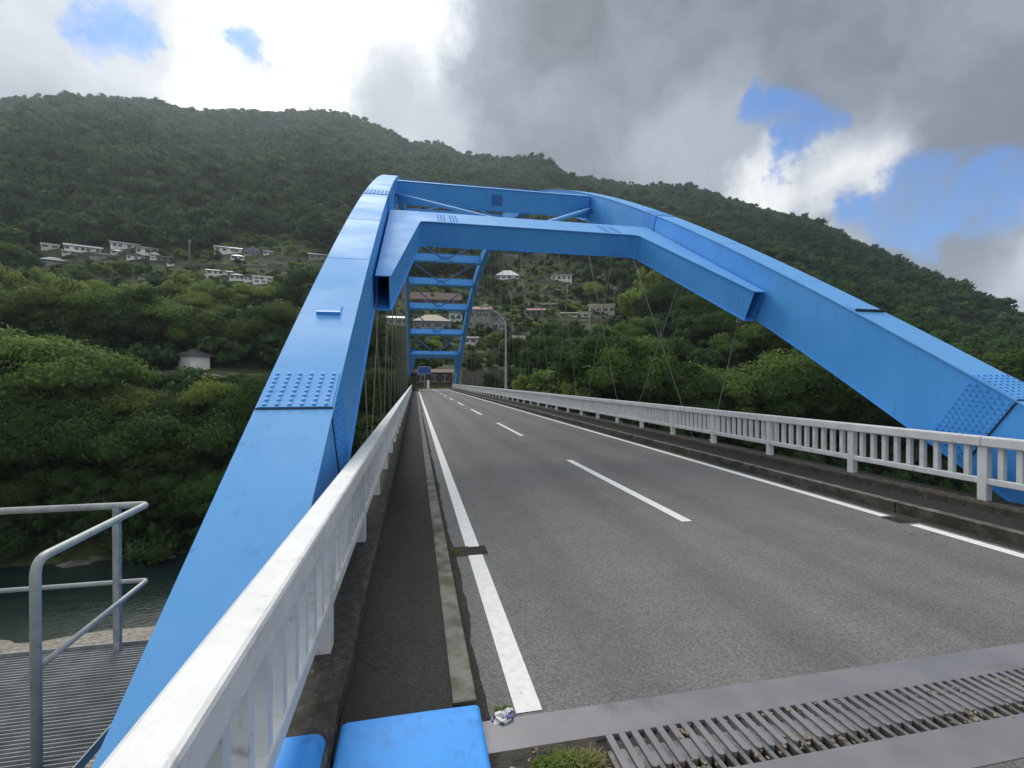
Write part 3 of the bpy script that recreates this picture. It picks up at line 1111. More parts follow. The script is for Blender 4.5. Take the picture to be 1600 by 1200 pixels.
mb = MB()
mb.box(.335, 6.745, 2.365, 2.598, -.045, .003)
epart(mb, 'edge_plate', 'steel', bevel=.003)
mb = MB()
mb.box(.335, 6.745, 1.803, 2.045, -.045, .003)
epart(mb, 'edge_plate', 'steel', bevel=.003)
mb = MB()
mb.box(.335, 6.745, 1.9, 2.5, -.30, -.24)
epart(mb, 'trough', 'pit')
PIT = 0.0735


def finger(y0, y1, tip):
    m_ = MB()
    w = .0135 if tip > 0 else .0185
    pts = [(-w, y0), (w, y0)]
    n = 5
    for i in range(n + 1):
        th = math.pi * i / n
        pts.append((w * math.cos(th), y1 + (w * .9 * math.sin(th)) * tip))
    m_.prism([(p[0], p[1], .003) for p in pts] if tip > 0 else [(p[0], p[1], .003) for p in reversed(pts)], (0, 0, -.045))
    me = m_.data('finger', 'finger' if tip > 0 else 'steel')
    import bmesh
    bm = bmesh.new()
    bm.from_mesh(me)
    bmesh.ops.recalc_face_normals(bm, faces=bm.faces)
    bm.to_mesh(me)
    bm.free()
    return me


fa = finger(0.0, .212, 1)       # from the near plate forwards
fb = finger(0.0, -.226, -1)     # from the far plate back
mb = MB()
mb.box(.335, .93, 2.0455, 2.3645, -.045, .0025)
epart(mb, 'filler_plate', 'plinth')
x = .975
while x < 6.70:
    o = link('finger', fa, ej, (x - EJ.x, 2.0455 - EJ.y, -EJ.z - .009))
    o = link('finger', fb, ej, (x + PIT / 2 - EJ.x, 2.3645 - EJ.y, -EJ.z))
    x += PIT

# blue sheet covers over the sidewalk joint
def cover(name, label, prof, y0, y1, bev):
    mb = MB()
    n = len(prof)
    ys = [y0 + (y1 - y0) * i / 10 for i in range(11)]
    for yv in ys:
        for (x_, z_) in prof:
            jz = .004 * noise.noise((x_ * 6, yv * 5, 7))
            mb.v.append((x_, yv, z_ + jz))
    for i in range(10):
        for k in range(n - 1):
            a = i * n + k
            mb.f.append((a, a + 1, a + n + 1, a + n))
    o = mb.build(name, 'blue_cover', smooth=True)
    s_ = o.modifiers.new('thick', 'SOLIDIFY')
    s_.thickness = .014
    s_.offset = -1
    b = o.modifiers.new('edge', 'BEVEL')
    b.width, b.segments, b.limit_method = .005, 2, 'ANGLE'
    tag(o, label, 'cover plate')
    return o


arc = [(.305 + .025 * math.sin(R(a)), .165 + .025 * math.cos(R(a))) for a in range(0, 91, 15)]
prof = [(-.368, .165), (-.355, .183), (-.33, .19), (-.1, .192), (.1, .192), (.30, .19)] + arc[1:] + [(.337, .08), (.345, .012)]
cover('cover_plate', 'wide grimy blue steel cover plate laid over the sidewalk joint', prof, 1.35, 2.47, .01)
arc = [(-.455 + .055 * math.sin(R(a)), .245 + .055 * math.cos(R(a))) for a in range(0, 91, 15)]
prof = [(-.80, .298), (-.6, .30), (-.46, .30)] + arc[1:] + [(-.388, .21), (-.380, .15)]
cover('cover_plate', 'narrow blue steel cover plate beneath the left railing', prof, 1.35, 2.27, .01)

# drain gratings beside the kerbs
for xd, lb in ((.345, 'small rusty drain grating at the kerb beside the cut white line'), (6.49, 'small drain grating by the kerb across the road')):
    d = empty('drain_grating', (xd, 5.1, .0), 0, lb, 'drain')
    mb = MB()
    for (a, b, c_, e_) in ((0, .245, 0, .02), (0, .245, .26, .28), (0, .02, .02, .26), (.225, .245, .02, .26)):
        mb.box(a, b, c_, e_, -.03, .006)
    mb.build('frame', 'plinth', d)
    for i in range(6):
        mb = MB()
        mb.box(.035 + .032 * i, .050 + .032 * i, .02, .26, -.03, .005)
        mb.build('bar', 'plinth', d)

# ------------------------------------------------------------------ inspection platform left of the arch
pf = empty('inspection_platform', (-2.7, 3.0, -.14), 0, 'galvanised grating platform with tubular handrails outside the arch', 'platform')
PO = Vector((-2.7, 3.0, -.14))


def ppart(mb, name, m, **kw):
    mb.v = [(v[0] - PO.x, v[1] - PO.y, v[2] - PO.z) for v in mb.v]
    return mb.build(name, m, pf, **kw)


PX0, PX1, PY0, PY1 = -4.3, -1.74, 1.2, 4.16
mb = MB()
yv = PY0
while yv < PY1 - .02:
    mb.box(PX0 + .01, PX1 - .012, yv, yv + .006, -.178, -.14)
    yv += .034
o = ppart(mb, 'grating_bars', 'grating')
o['kind'] = 'stuff'
mb = MB()
xv_ = PX0 + .05
while xv_ < PX1 - .02:
    mb.box(xv_, xv_ + .006, PY0, PY1 - .012, -.168, -.158)
    xv_ += .15
o = ppart(mb, 'cross_rods', 'grating')
o['kind'] = 'stuff'
for (a, b, c_, e_) in ((PX0, PX1, PY1 - .01, PY1), (PX1 - .01, PX1, PY0, PY1 - .011)):
    mb = MB()
    mb.box(a, b, c_, e_, -.175, -.115)
    ppart(mb, 'toe_plate', 'grating')
for xx in (-2.15, -3.2, -4.2):
    mb = MB()
    mb.box(xx - .05, xx + .05, PY0, PY1 - .02, -.32, -.18)
    ppart(mb, 'support_beam', 'galv')
mb = MB()
mb.bar((-2.05, 1.3, -.3), (-3.6, 4.0, -.3), .09, .09)
ppart(mb, 'support_beam', 'galv')
mb = MB()
mb.bar((-2.1, 4.05, -.28), (-1.3, 4.6, -1.4), .1, .1)
ppart(mb, 'bracket', 'galv')
mb = MB()
mb.bar((-4.2, 1.4, -.28), (-1.3, 0.6, -1.6), .1, .1)
ppart(mb, 'bracket', 'galv')


def arcpts(p0, corner, p1, r, n=6):
    p0, c, p1 = Vector(p0), Vector(corner), Vector(p1)
    a, b = (p0 - c).normalized(), (p1 - c).normalized()
    out = []
    for i in range(n + 1):
        t = i / n
        A, B = c + a * r, c + b * r
        out.append((A * (1 - t) + c * t) * (1 - t) + (c * (1 - t) + B * t) * t)
    return out


HZ = .955
nearp = (-1.955, 2.93, HZ)
corner = (-2.0, 4.08, HZ)
pts = [(-1.955, 2.93, -.2), (-1.955, 2.93, HZ - .12)] + arcpts((-1.955, 2.93, 0), nearp, corner, .09) + arcpts(nearp, corner, (-4.3, 4.08, HZ), .05) + [(-4.3, 4.08, HZ)]
ppart(MB().tube(pts, .0245, 12), 'handrail', 'galv', smooth=True)
MZ = .378
pts = [(-1.957, 2.945, MZ)] + arcpts((-2.0, 2.93, MZ), (-2.0, 4.08, MZ), (-4.3, 4.08, MZ), .04) + [(-4.3, 4.08, MZ)]
ppart(MB().tube(pts, .017, 10), 'mid_rail', 'galv', smooth=True)
for xx in (-2.2, -3.3, -4.25):
    mb = MB()
    mb.box(xx - .022, xx + .022, 4.06, 4.10, -.2, HZ - .01)
    ppart(mb, 'post', 'galv', bevel=.004)

# ------------------------------------------------------------------ street lamp on the right
lx, ly = 8.02, 42.0
lp = empty('street_lamp', (lx, ly, 0), 0, 'tall grey street lamp with curved arm beside the right railing', 'street lamp')
pts = [(0, 0, -.6), (0, 0, .5), (0, 0, 3), (0, 0, 5.8)]
arm = [(0, 0, 6.6), (-.05, 0, 7.0), (-.25, 0, 7.45), (-.6, 0, 7.8), (-1.15, 0, 8.15), (-1.7, 0, 8.42)]
o = MB().tube(pts + arm, [.12, .11, .095, .08, .075, .072, .068, .06, .055, .05], 10).build('pole', 'galv', lp, smooth=True)
mb = MB()
mb.obox((-1.95, 0, 8.5), (.34, 0, .14), (0, .13, 0), (-.03, 0, .07))
o = mb.build('lamp_head', 'galv', lp, bevel=.03)
mb = MB()
mb.obox((-1.98, 0, 8.42), (.24, 0, .10), (0, .10, 0), (-.01, 0, .02))
mb.build('lens', 'plaster_white', o)
mb = MB()
mb.box(-.2, .2, -.2, .2, -.75, -.45)
mb.build('base_plate', 'galv', lp)

# ------------------------------------------------------------------ houses and other things on the far bank
HRECT = []     # (px0, px1, py0, py1, depth) kept clear of trees


def keep_clear(pts, pad=3):
    pp = [proj(*p) for p in pts]
    HRECT.append((min(p[0] for p in pp) - pad, max(p[0] for p in pp) + pad, min(p[1] for p in pp) - pad, max(p[1] for p in pp) + pad, min(p[2] for p in pp)))


def house(px, py, wpx, hpx, label, wall, roof, rtype='hip', rpx=None, depth=None, rot=0.0, nwin=3, storeys=1, name='house', dep=0.7, over=.5):
    g = hit(px, py)
    zc = g.x * SN + g.y * CS
    sz = .86 if name == 'house' and px < 520 else .95 if name == 'house' else 1.0
    w = wpx * sz * zc / FOC
    h = hpx * sz * zc / FOC
    rh = (rpx if rpx is not None else wpx * .16) * zc / FOC
    d = max(4.0, w * dep)
    face = math.atan2(-g.x, g.y) * .8 + rot
    hs = empty(name, (g.x, g.y, g.z), face, label, 'house' if name == 'house' else name.replace('_', ' '))
    # front face is local -y; walls reach down into the slope
    mb = MB()
    mb.box(-w / 2, w / 2, 0, d, -4.0, h)
    mb.build('wall', wall, hs)
    e = over
    mb = MB()
    z0 = h - .02
    if rtype == 'hip':
        ins = min(w, d) * .48
        rid = max(.2, w / 2 - ins)
        a = [(-w / 2 - e, -e, z0), (w / 2 + e, -e, z0), (w / 2 + e, d + e, z0), (-w / 2 - e, d + e, z0), (-rid, d / 2, z0 + rh), (rid, d / 2, z0 + rh)]
        mb.add(a, [(0, 1, 5, 4), (1, 2, 5), (2, 3, 4, 5), (3, 0, 4), (3, 2, 1, 0)])
    elif rtype == 'gable':          # ridge parallel to the front
        a = [(-w / 2 - e, -e, z0), (w / 2 + e, -e, z0), (w / 2 + e, d + e, z0), (-w / 2 - e, d + e, z0), (-w / 2 - e, d / 2, z0 + rh), (w / 2 + e, d / 2, z0 + rh)]
        mb.add(a, [(0, 1, 5, 4), (1, 2, 5), (2, 3, 4, 5), (3, 0, 4), (3, 2, 1, 0)])
    elif rtype == 'gable_front':
        a = [(-w / 2 - e, -e, z0), (w / 2 + e, -e, z0), (w / 2 + e, d + e, z0), (-w / 2 - e, d + e, z0), (0, -e, z0 + rh), (0, d + e, z0 + rh)]
        mb.add(a, [(0, 1, 4), (1, 2, 5, 4), (2, 3, 5), (3, 0, 4, 5), (3, 2, 1, 0)])
    else:
        mb.box(-w / 2 - e * .6, w / 2 + e * .6, -e * .6, d + e * .6, z0, z0 + max(.25, rh))
    mb.build('roof', roof, hs)
    if rtype == 'gable' or rtype == 'hip':
        mb = MB()
        mb.box(-w / 2 - e - .03, w / 2 + e + .03, -e - .05, -e, z0 - .12, z0 + .10)
        mb.build('eaves_gutter', 'roof_grey', hs)
    # windows
    sh = h / storeys
    for sidx in range(storeys):
        for k in range(nwin):
            cx = -w / 2 + w * (k + .5) / nwin + random.uniform(-.05, .05) * w
            ww, wh = w / nwin * random.uniform(.45, .62), min(1.5, sh * .52)
            zb = sidx * sh + sh * .30
            mb = MB()
            mb.box(cx - ww / 2, cx + ww / 2, -.05, .02, zb, zb + wh)
            wi = mb.build('window', 'glass', hs)
            mb = MB()
            t_ = .06
            mb.box(cx - ww / 2 - t_, cx + ww / 2 + t_, -.10, .01, zb - t_, zb)
            mb.box(cx - ww / 2 - t_, cx + ww / 2 + t_, -.10, .01, zb + wh, zb + wh + t_)
            mb.box(cx - .03, cx + .03, -.09, -.051, zb, zb + wh)
            mb.build('frame', 'plaster_white', wi)
    Mx = Matrix.Translation(g) @ Matrix.Rotation(face, 4, 'Z')
    keep_clear([Mx @ Vector(p) for p in ((-w / 2 - e, -e, 0.5 * h), (w / 2 + e, -e, .5 * h), (w / 2, -e, h + rh), (-w / 2, -e, h + rh))], 2)
    return hs


random.seed(21)
# hillside hamlet left of the arch
house(80, 391, 24, 6, 'small white shed at the left end of the upper hamlet row', 'plaster_white', 'roof_pale', 'flat', 2, nwin=2)
house(131, 395, 50, 9, 'long white house with pale roof, second in the upper hamlet row', 'plaster_white', 'roof_pale', 'gable', 5, nwin=5, dep=.4)
house(196, 390, 40, 9, 'white house with grey roof, highest in the upper hamlet row', 'plaster_white', 'roof_pale', 'gable', 4, nwin=4, dep=.5)
house(231, 399, 32, 11, 'white house with grey roof at the right end of the long hamlet row', 'plaster_white', 'roof_grey', 'gable', 4, nwin=3)
house(165, 405, 42, 7, 'low grey house below the long white house', 'plaster_grey', 'roof_grey', 'hip', 5, nwin=4)
house(213, 408, 26, 8, 'small pale house with dark openings under the highest white house', 'plaster_white', 'roof_grey', 'gable_front', 5, nwin=3)
house(258, 410, 20, 8, 'small brown shed on the slope end of the hamlet', 'wood_brown', 'roof_grey', 'gable', 3, nwin=2)
house(268, 417, 12, 4, 'tiny white-roofed hut just below the brown shed', 'plaster_white', 'roof_pale', 'gable', 2, nwin=1)
house(84, 413, 36, 5, 'grey-roofed house half hidden by trees at the left edge of the hamlet', 'plaster_grey', 'roof_blue', 'hip', 7, nwin=3)
house(357, 395, 42, 8, 'white house with a dark roof band above the terraces', 'plaster_white', 'roof_pale', 'gable', 4, nwin=4, dep=.5)
house(372, 407, 22, 6, 'small white annex below the dark-banded white house', 'plaster_white', 'roof_pale', 'hip', 4, nwin=2)
house(396, 401, 28, 8, 'blue-grey gabled house beside the dark-banded white house', 'plaster_grey', 'roof_blue', 'gable_front', 9, nwin=3)
house(420, 399, 16, 6, 'small white hut right of the blue-grey gabled house', 'plaster_white', 'roof_grey', 'gable', 3, nwin=2)
house(343, 432, 38, 7, 'white house at the left of the lower terrace row', 'plaster_white', 'roof_pale', 'gable', 3, nwin=4, dep=.5)
house(371, 439, 24, 8, 'small white house in the middle of the lower terrace row', 'plaster_white', 'roof_grey', 'hip', 4, nwin=3)
house(411, 443, 32, 11, 'white two-storey house at the right of the lower terrace row', 'plaster_white', 'roof_pale', 'flat', 2, nwin=3, storeys=2)
house(499, 407, 34, 9, 'long grey barn partly behind the left arch rib', 'plaster_grey', 'roof_grey', 'gable', 5, nwin=3)
house(110, 399, 20, 6, 'small white house squeezed below the gap in the upper hamlet row', 'plaster_white', 'roof_pale', 'gable', 3, nwin=2)
house(184, 400, 18, 6, 'small white-roofed house between two larger hamlet houses', 'plaster_white', 'roof_pale', 'hip', 4, nwin=2)
house(243, 406, 14, 8, 'narrow white two-storey house near the end of the hamlet', 'plaster_white', 'roof_pale', 'gable_front', 4, nwin=2, storeys=2)
house(231, 438, 28, 3, 'low pale shed among trees below the hamlet', 'plaster_cream', 'roof_pale', 'gable', 2, nwin=2)
house(163, 437, 14, 3, 'tiny pale roof among trees left of the low shed', 'plaster_cream', 'roof_pale', 'gable', 2, nwin=1)
house(388, 441, 14, 8, 'narrow white house between the two lower terrace houses', 'plaster_white', 'roof_grey', 'gable_front', 4, nwin=2)
house(327, 431, 14, 5, 'little white outbuilding at the start of the lower terrace row', 'plaster_white', 'roof_pale', 'gable', 2, nwin=1)
# houses seen through the arch
house(675, 517, 62, 14, 'wide house with beige hipped roof seen between the cross beams', 'plaster_grey', 'roof_beige', 'hip', 13, nwin=6)
house(676, 476, 92, 8, 'long brown-roofed barn above the beige-roofed house', 'wood_brown', 'roof_rust', 'gable', 14, nwin=4, dep=.35)
house(748, 516, 40, 32, 'tall grey house with a faded red roof beside the arch', 'plaster_grey', 'roof_red', 'gable', 7, nwin=3, storeys=2)
house(775, 517, 34, 22, 'grey concrete house with pale balcony right of the red-roofed house', 'plaster_grey', 'roof_grey', 'flat', 3, nwin=3, storeys=2)
house(622, 512, 34, 12, 'pale-roofed house left of the beige roof behind the hangers', 'plaster_cream', 'roof_pale', 'gable', 5, nwin=3)
house(712, 503, 22, 14, 'white house with a light blue-grey roof by the right arch rib', 'plaster_white', 'roof_blue', 'gable_front', 6, nwin=2)
house(735, 538, 24, 9, 'low white house below the tall grey house', 'plaster_white', 'roof_grey', 'gable', 4, nwin=2)
house(915, 497, 16, 6, 'small white shed against the left side of the cream house', 'plaster_white', 'roof_pale', 'gable', 2, nwin=1)
house(793, 438, 38, 6, 'house with a bright white hipped roof high above the road', 'plaster_white', 'roof_pale', 'hip', 11, nwin=4)
house(877, 439, 34, 9, 'white-walled grey-roofed house right of the white hipped roof', 'plaster_white', 'roof_grey', 'gable', 4, nwin=4)
house(798, 400, 24, 3, 'small pale-roofed hut highest behind the portal beam', 'plaster_grey', 'roof_pale', 'gable', 2, nwin=2)
house(847, 401, 14, 3, 'tiny pale-roofed hut under the portal beam', 'plaster_grey', 'roof_pale', 'gable', 2, nwin=1)
house(838, 493, 28, 8, 'low house with a pinkish red roof among the trees', 'wood_brown', 'roof_red', 'gable', 5, nwin=3)
house(855, 482, 22, 5, 'grey-roofed shed behind the pinkish red roof', 'wood_brown', 'roof_grey', 'gable', 3, nwin=2)
house(940, 491, 42, 13, 'cream house with a flat roof on the slope right of the lamp', 'plaster_cream', 'plaster_cream', 'flat', 3, nwin=4)
house(890, 496, 26, 5, 'low pale shed left of the cream house', 'plaster_cream', 'roof_beige', 'gable', 3, nwin=2)
# white pump house on the far riverside road
house(313, 579, 30, 23, 'small white square hut with dark pyramid roof above the riverbank trees', 'plaster_bright', 'roof_grey', 'hip', 11, nwin=0, rot=.62, dep=1.0, name='pump_house', over=.7)
# shed at the end of the bridge
house(676, 603, 60, 20, 'dark brown shed standing at the far end of the bridge', 'wood_brown', 'roof_rust', 'gable', 6, nwin=3, name='shed', dep=.4)


def pixel_obj(px, py):
    g = hit(px, py)
    return g, g.x * SN + g.y * CS


# retaining walls and terraces: runs of wall that step along the slope
def run_wall(pa, pb, hpx, name, label, m, n=10, thick=.5):
    a, b = hit(*pa), hit(*pb)
    w = empty(name, (a.x, a.y, a.z), 0, label, 'wall')
    hh = hpx * (a.x * SN + a.y * CS) / FOC
    cl = []
    for i in range(n):
        p, q_ = a.lerp(b, i / n), a.lerp(b, (i + 1) / n)
        p.z, q_.z = terr(p.x, p.y), terr(q_.x, q_.y)
        zt = max(p.z, q_.z) + hh * random.uniform(.92, 1.05)
        d = (q_ - p)
        d.z = 0
        nrm = Vector((-d.y, d.x, 0)).normalized() * thick
        mb = MB()
        zb = min(p.z, q_.z) - 1.5
        base = [p, q_, q_ + nrm, p + nrm]
        vs = [(v.x - a.x, v.y - a.y, zb - a.z) for v in base] + [(v.x - a.x, v.y - a.y, zt - a.z) for v in base]
        mb.add(vs, [(0, 3, 2, 1), (4, 5, 6, 7), (0, 1, 5, 4), (1, 2, 6, 5), (2, 3, 7, 6), (3, 0, 4, 7)])
        mb.build('wall_segment', m, w)
        keep_clear([(p.x, p.y, p.z + .45 * hh), (q_.x, q_.y, zt)], 0)
    return w


run_wall((222, 589), (290, 588), 8, 'retaining_wall', 'grey concrete roadside wall left of the white pump house', 'concrete', 8)
run_wall((345, 588), (425, 590), 8, 'retaining_wall', 'grey concrete roadside wall right of the white pump house', 'concrete', 8)
run_wall((722, 600), (790, 599), 20, 'stone_wall', 'brown stone retaining wall behind the far end of the right railing', 'stone', 8, .8)
run_wall((720, 569), (778, 552), 8, 'stone_wall', 'sloping stone wall of the lane above the bridge end', 'stone', 8, .6)
for pa, pb, hp, lb in (((430, 423), (520, 421), 3, 'thin grey terrace wall beside the lower hamlet row'), ((430, 408), (478, 407), 3, 'thin grey terrace wall below the grey barn'),
                       ((820, 447), (915, 448), 3, 'thin stone terrace wall below the white-walled house'), ((800, 463), (880, 459), 3, 'thin stone terrace wall under the white hipped roof'),
                       ((285, 418), (440, 419), 4, 'brown terrace bank wall between the two hamlet rows'), ((855, 499), (965, 501), 3, 'pale terrace wall under the cream house'),
                       ((800, 532), (830, 533), 6, 'bright white low wall behind the street lamp')):
    run_wall(pa, pb, hp, 'terrace_wall', lb, 'plaster_white' if 'white low' in lb else ('stone' if 'brown' in lb or 'stone' in lb else 'concrete'), 7, .4)

# white posts by the river road
for i, (px, w_, h_) in enumerate(((193, 4, 12), (204, 5, 13), (216, 5, 15))):
    g, zc = pixel_obj(px, 604)
    mb = MB()
    ww, hh = w_ * zc / FOC / 2, h_ * zc / FOC
    mb.box(-ww, ww, -ww, ww, -.4, hh * .88)
    mb.add([(-ww, -ww, hh * .88), (ww, -ww, hh * .88), (ww, ww, hh * .88), (-ww, ww, hh * .88), (0, 0, hh)], [(0, 1, 4), (1, 2, 4), (2, 3, 4), (3, 0, 4)])
    o = mb.build('marker_post', 'plaster_white')
    o.location = g
    tag(o, ('leftmost', 'middle', 'tallest and rightmost')[i] + ' of three white posts on the river road left of the pump house', 'post', 'white posts on the river road')
    keep_clear([(g.x - ww, g.y, g.z + .3), (g.x + ww, g.y, g.z + hh)], 2)

# utility poles
def utility_pole(px, py, hpx, label):
    g, zc = pixel_obj(px, py)
    h = hpx * zc / FOC
    u = empty('utility_pole', g, random.uniform(-.3, .3), label, 'pole')
    MB().tube([(0, 0, -.6), (0, 0, h)], [.24, .16], 8).build('shaft', 'pole', u, smooth=True)
    for k, zz_ in enumerate((h - .4, h - 1.3)):
        mb = MB()
        mb.box(-.9, .9, -.07, .07, zz_ - .06, zz_ + .06)
        c_ = mb.build('crossarm', 'galv', u)
        for xx in (-.75, 0.35, .75):
            MB().tube([(xx, 0, zz_ + .06), (xx, 0, zz_ + .25)], .06, 6).build('insulator', 'plaster_white', c_)
    keep_clear([(g.x - .3, g.y, g.z + h * .4), (g.x + .3, g.y, g.z + h)], 1)
    return u


utility_pole(297, 412, 36, 'concrete utility pole between the two groups of hamlet houses')
utility_pole(886, 478, 32, 'concrete utility pole above the low pale shed')
utility_pole(921, 533, 44, 'pale concrete utility pole standing below the cream house')
utility_pole(960, 470, 22, 'thin utility pole on the slope above the cream house')
utility_pole(1032, 545, 40, 'utility pole among dark trees behind the right railing')
utility_pole(722, 540, 30, 'utility pole between the arch rib and the red-roofed house')

# sign and post at the end of the bridge
g = Vector((1.2, 103.6, 0))
s_ = empty('road_sign', (2.0, 105.2, 0), 0, 'blue rectangular road sign at the far end of the bridge', 'sign')
MB().tube([(0, 0, -.4), (0, 0, 5.0)], .07, 8).build('pole', 'galv', s_, smooth=True)
mb = MB()
mb.box(-1.45, 1.45, -.12, -.075, 3.2, 4.9)
b_ = mb.build('panel', 'sign_blue', s_)
mb = MB()
mb.box(-1.40, 1.40, -.125, -.121, 4.80, 4.85)
mb.box(-1.40, 1.40, -.125, -.121, 3.25, 3.30)
mb.box(-1.40, -1.35, -.125, -.121, 3.30, 4.80)
mb.box(1.35, 1.40, -.125, -.121, 3.30, 4.80)
mb.build('border', 'plaster_white', b_)
mb = MB()
mb.box(-.28, .28, -.15, .15, -.3, 1.75)
mb.box(-.34, .34, -.2, .2, 1.75, 1.9)
o = mb.build('gate_post', 'plaster_white')
o.location = (2.75, 103.0, 0)
tag(o, 'white square post standing in front of the brown shed', 'post')

# rocks along the water
def rock(px, py, wpx, hpx, label, seed):
    d = ray(px, py)
    t = (-20.1 - CAMZ) / d.z
    p = Vector((d.x * t, d.y * t, -20.3))
    zc = p.x * SN + p.y * CS
    w, h = wpx * zc / FOC / 2, hpx * zc / FOC
    import bmesh
    bm = bmesh.new()
    bmesh.ops.create_icosphere(bm, subdivisions=3, radius=1)
    for v in bm.verts:
        c_ = v.co.copy()
        k = 1 + .35 * noise.noise(c_ * 1.5 + Vector((seed, 0, 0))) + .15 * noise.noise(c_ * 4 + Vector((seed, 3, 0)))
        v.co = Vector((c_.x * w * k, c_.y * w * .6 * k, c_.z * h * k))
    me = bpy.data.meshes.new('rock')
    bm.to_mesh(me)
    bm.free()
    me.materials.append(M['rock'])
    o = link('rock', me, None, p)
    tag(o, label, 'rock', 'rocks along the river')


rock(112, 884, 52, 8, 'broad pale rock ledge on the far waterline, leftmost of the riverside rocks', 1)
rock(150, 876, 26, 10, 'rounded grey rock beside the broad ledge at the waterline', 2)
rock(212, 872, 34, 7, 'low grey rock in the middle of the far waterline', 3)
rock(262, 873, 26, 6, 'small dark rock on the far waterline near the arch rib', 4)

# ------------------------------------------------------------------ trees
def ico(sub):
    import bmesh
    bm = bmesh.new()
    bmesh.ops.create_icosphere(bm, subdivisions=sub, radius=1)
    v = np.array([v.co[:] for v in bm.verts])
    f = [tuple(w.index for w in p.verts) for p in bm.faces]
    bm.free()
    return v, f


ICO1, ICO2 = ico(1), ico(2)


def crown_mesh(name, m, seed, rx, rz, zc, clumps, rc, nleaf, leaf, style='round', core=.78, sub=ICO1):
    """crown of leaf clumps: small folded leaf sprays on clumps around dark inner masses"""
    rg = np.random.default_rng(seed)
    V, F, NR = [], [], []
    nv = 0
    cs = []
    for i in range(clumps):
        for _ in range(30):
            u = rg.normal(size=3)
            u /= np.linalg.norm(u)
            if style == 'plume':
                rad = rg.random() ** .6
                p = np.array([u[0] * rx * rad, u[1] * rx * rad, zc + rz * (rg.random() * 2 - 1) * (1 - .55 * rad)])
            else:
                rad = .35 + .75 * rg.random()
                p = np.array([u[0] * rx * rad, u[1] * rx * rad, zc + u[2] * rz * rad])
                if p[2] < zc - rz * .75:
                    continue
            if all(np.linalg.norm((p - c[0]) / rc) > .55 for c in cs):
                break
        r = rc * (.5 + .85 * rg.random())
        cs.append((p, r))
    cen = np.array([0, 0, zc - rz * .3])
    bv, bf = sub
    for p, r in cs:
        sq = np.array([1, 1, .75 if style != 'plume' else 1.7])
        jit = 1 + .28 * (rg.random(len(bv)) - .5)
        vv = p + bv * jit[:, None] * r * core * sq
        V.append(vv)
        F += [tuple(a + nv for a in f) for f in bf]
        nn = .6 * bv + .4 * (vv - cen) / max(rx, rz)
        NR.append(nn)
        nv += len(bv)
        k = int(nleaf * (r / rc) ** 2)
        u = rg.normal(size=(k, 3))
        u /= np.linalg.norm(u, axis=1)[:, None]
        u[:, 2] = np.where(u[:, 2] < -.45, -u[:, 2], u[:, 2])
        pos = p + u * r * sq * (.66 + .62 * rg.random((k, 1)) ** 1.6)
        # leaf spray quads, roughly tangent with a droop
        a = np.cross(u, rg.normal(size=(k, 3)))
        a /= np.linalg.norm(a, axis=1)[:, None] + 1e-9
        b = np.cross(u, a)
        tilt = (rg.random((k, 1)) - .35) * 1.3
        b = b + u * tilt
        if style == 'plume':
            a[:, 2] *= .4
            b = b * .5 + np.array([0, 0, 1.1])
        sz = leaf * (.6 + .8 * rg.random((k, 1)))
        q0 = pos - a * sz * .5
        q1 = pos - b * sz * .55
        q2 = pos + a * sz * .5
        q3 = pos + b * sz * .75
        vv = np.stack([q0, q1, q2, q3], 1).reshape(-1, 3)
        V.append(vv)
        nn = .55 * u + .3 * (pos - cen) / max(rx, rz) + .22 * rg.normal(size=(k, 3))
        NR.append(np.repeat(nn, 4, 0))
        F += [(nv + 4 * i, nv + 4 * i + 1, nv + 4 * i + 2, nv + 4 * i + 3) for i in range(k)]
        nv += 4 * k
    V = np.concatenate(V)
    NR = np.concatenate(NR)
    NR /= np.linalg.norm(NR, axis=1)[:, None] + 1e-9
    me = bpy.data.meshes.new(name)
    me.from_pydata(V.tolist(), [], F)
    me.materials.append(M[m])
    me.polygons.foreach_set('use_smooth', [True] * len(me.polygons))
    me.normals_split_custom_set_from_vertices(NR.tolist())
    me.update()
    return me, cs


def trunk_mesh(name, cs, zc, r, seed):
    rg = random.Random(seed)
    mb = MB()
    top = Vector((rg.uniform(-.3, .3), rg.uniform(-.3, .3), zc))
    mb.tube([(0, 0, -1.2), (0, 0, .1), top * .4 + Vector((rg.uniform(-.2, .2), 0, 0)), top * .75, top], [r * 1.25, r, r * .8, r * .6, r * .3], 8)
    for p, cr in cs[:9]:
        k = rg.uniform(.3, .7)
        a = Vector((top.x * k, top.y * k, zc * k))
        b = Vector(p)
        mid = a.lerp(b, .5) + Vector((0, 0, -.06 * (b - a).length))
        mb.tube([a, mid, b], [r * .42, r * .28, r * .10], 5)
    return mb.data(name, 'trunk', True)


PROTO = {}
spec = {
    'round': dict(rx=4.6, rz=4.0, zc=7.4, clumps=26, rc=1.9, nleaf=470, leaf=.25),
    'tall': dict(rx=3.7, rz=5.4, zc=9.0, clumps=28, rc=1.75, nleaf=470, leaf=.25),
    'broad': dict(rx=5.8, rz=3.3, zc=6.4, clumps=30, rc=1.9, nleaf=450, leaf=.25),
    'plume': dict(rx=3.6, rz=4.6, zc=6.2, clumps=30, rc=1.15, nleaf=420, leaf=.27, style='plume', core=.6),
    'bush': dict(rx=2.3, rz=1.5, zc=1.5, clumps=14, rc=.95, nleaf=200, leaf=.24),
}
for sp, kw in spec.items():
    for mt in ('leaf_dark', 'leaf_mid', 'leaf_light'):
        for v_ in range(2):
            me, cs = crown_mesh('crown', mt, hash((sp, mt, v_)) % 1 + len(PROTO) * 13 + 5, **kw)
            tk = trunk_mesh('trunk', cs, kw['zc'], .34 if sp != 'bush' else .10, len(PROTO) + 3)
            PROTO[(sp, mt, v_)] = (me, tk)

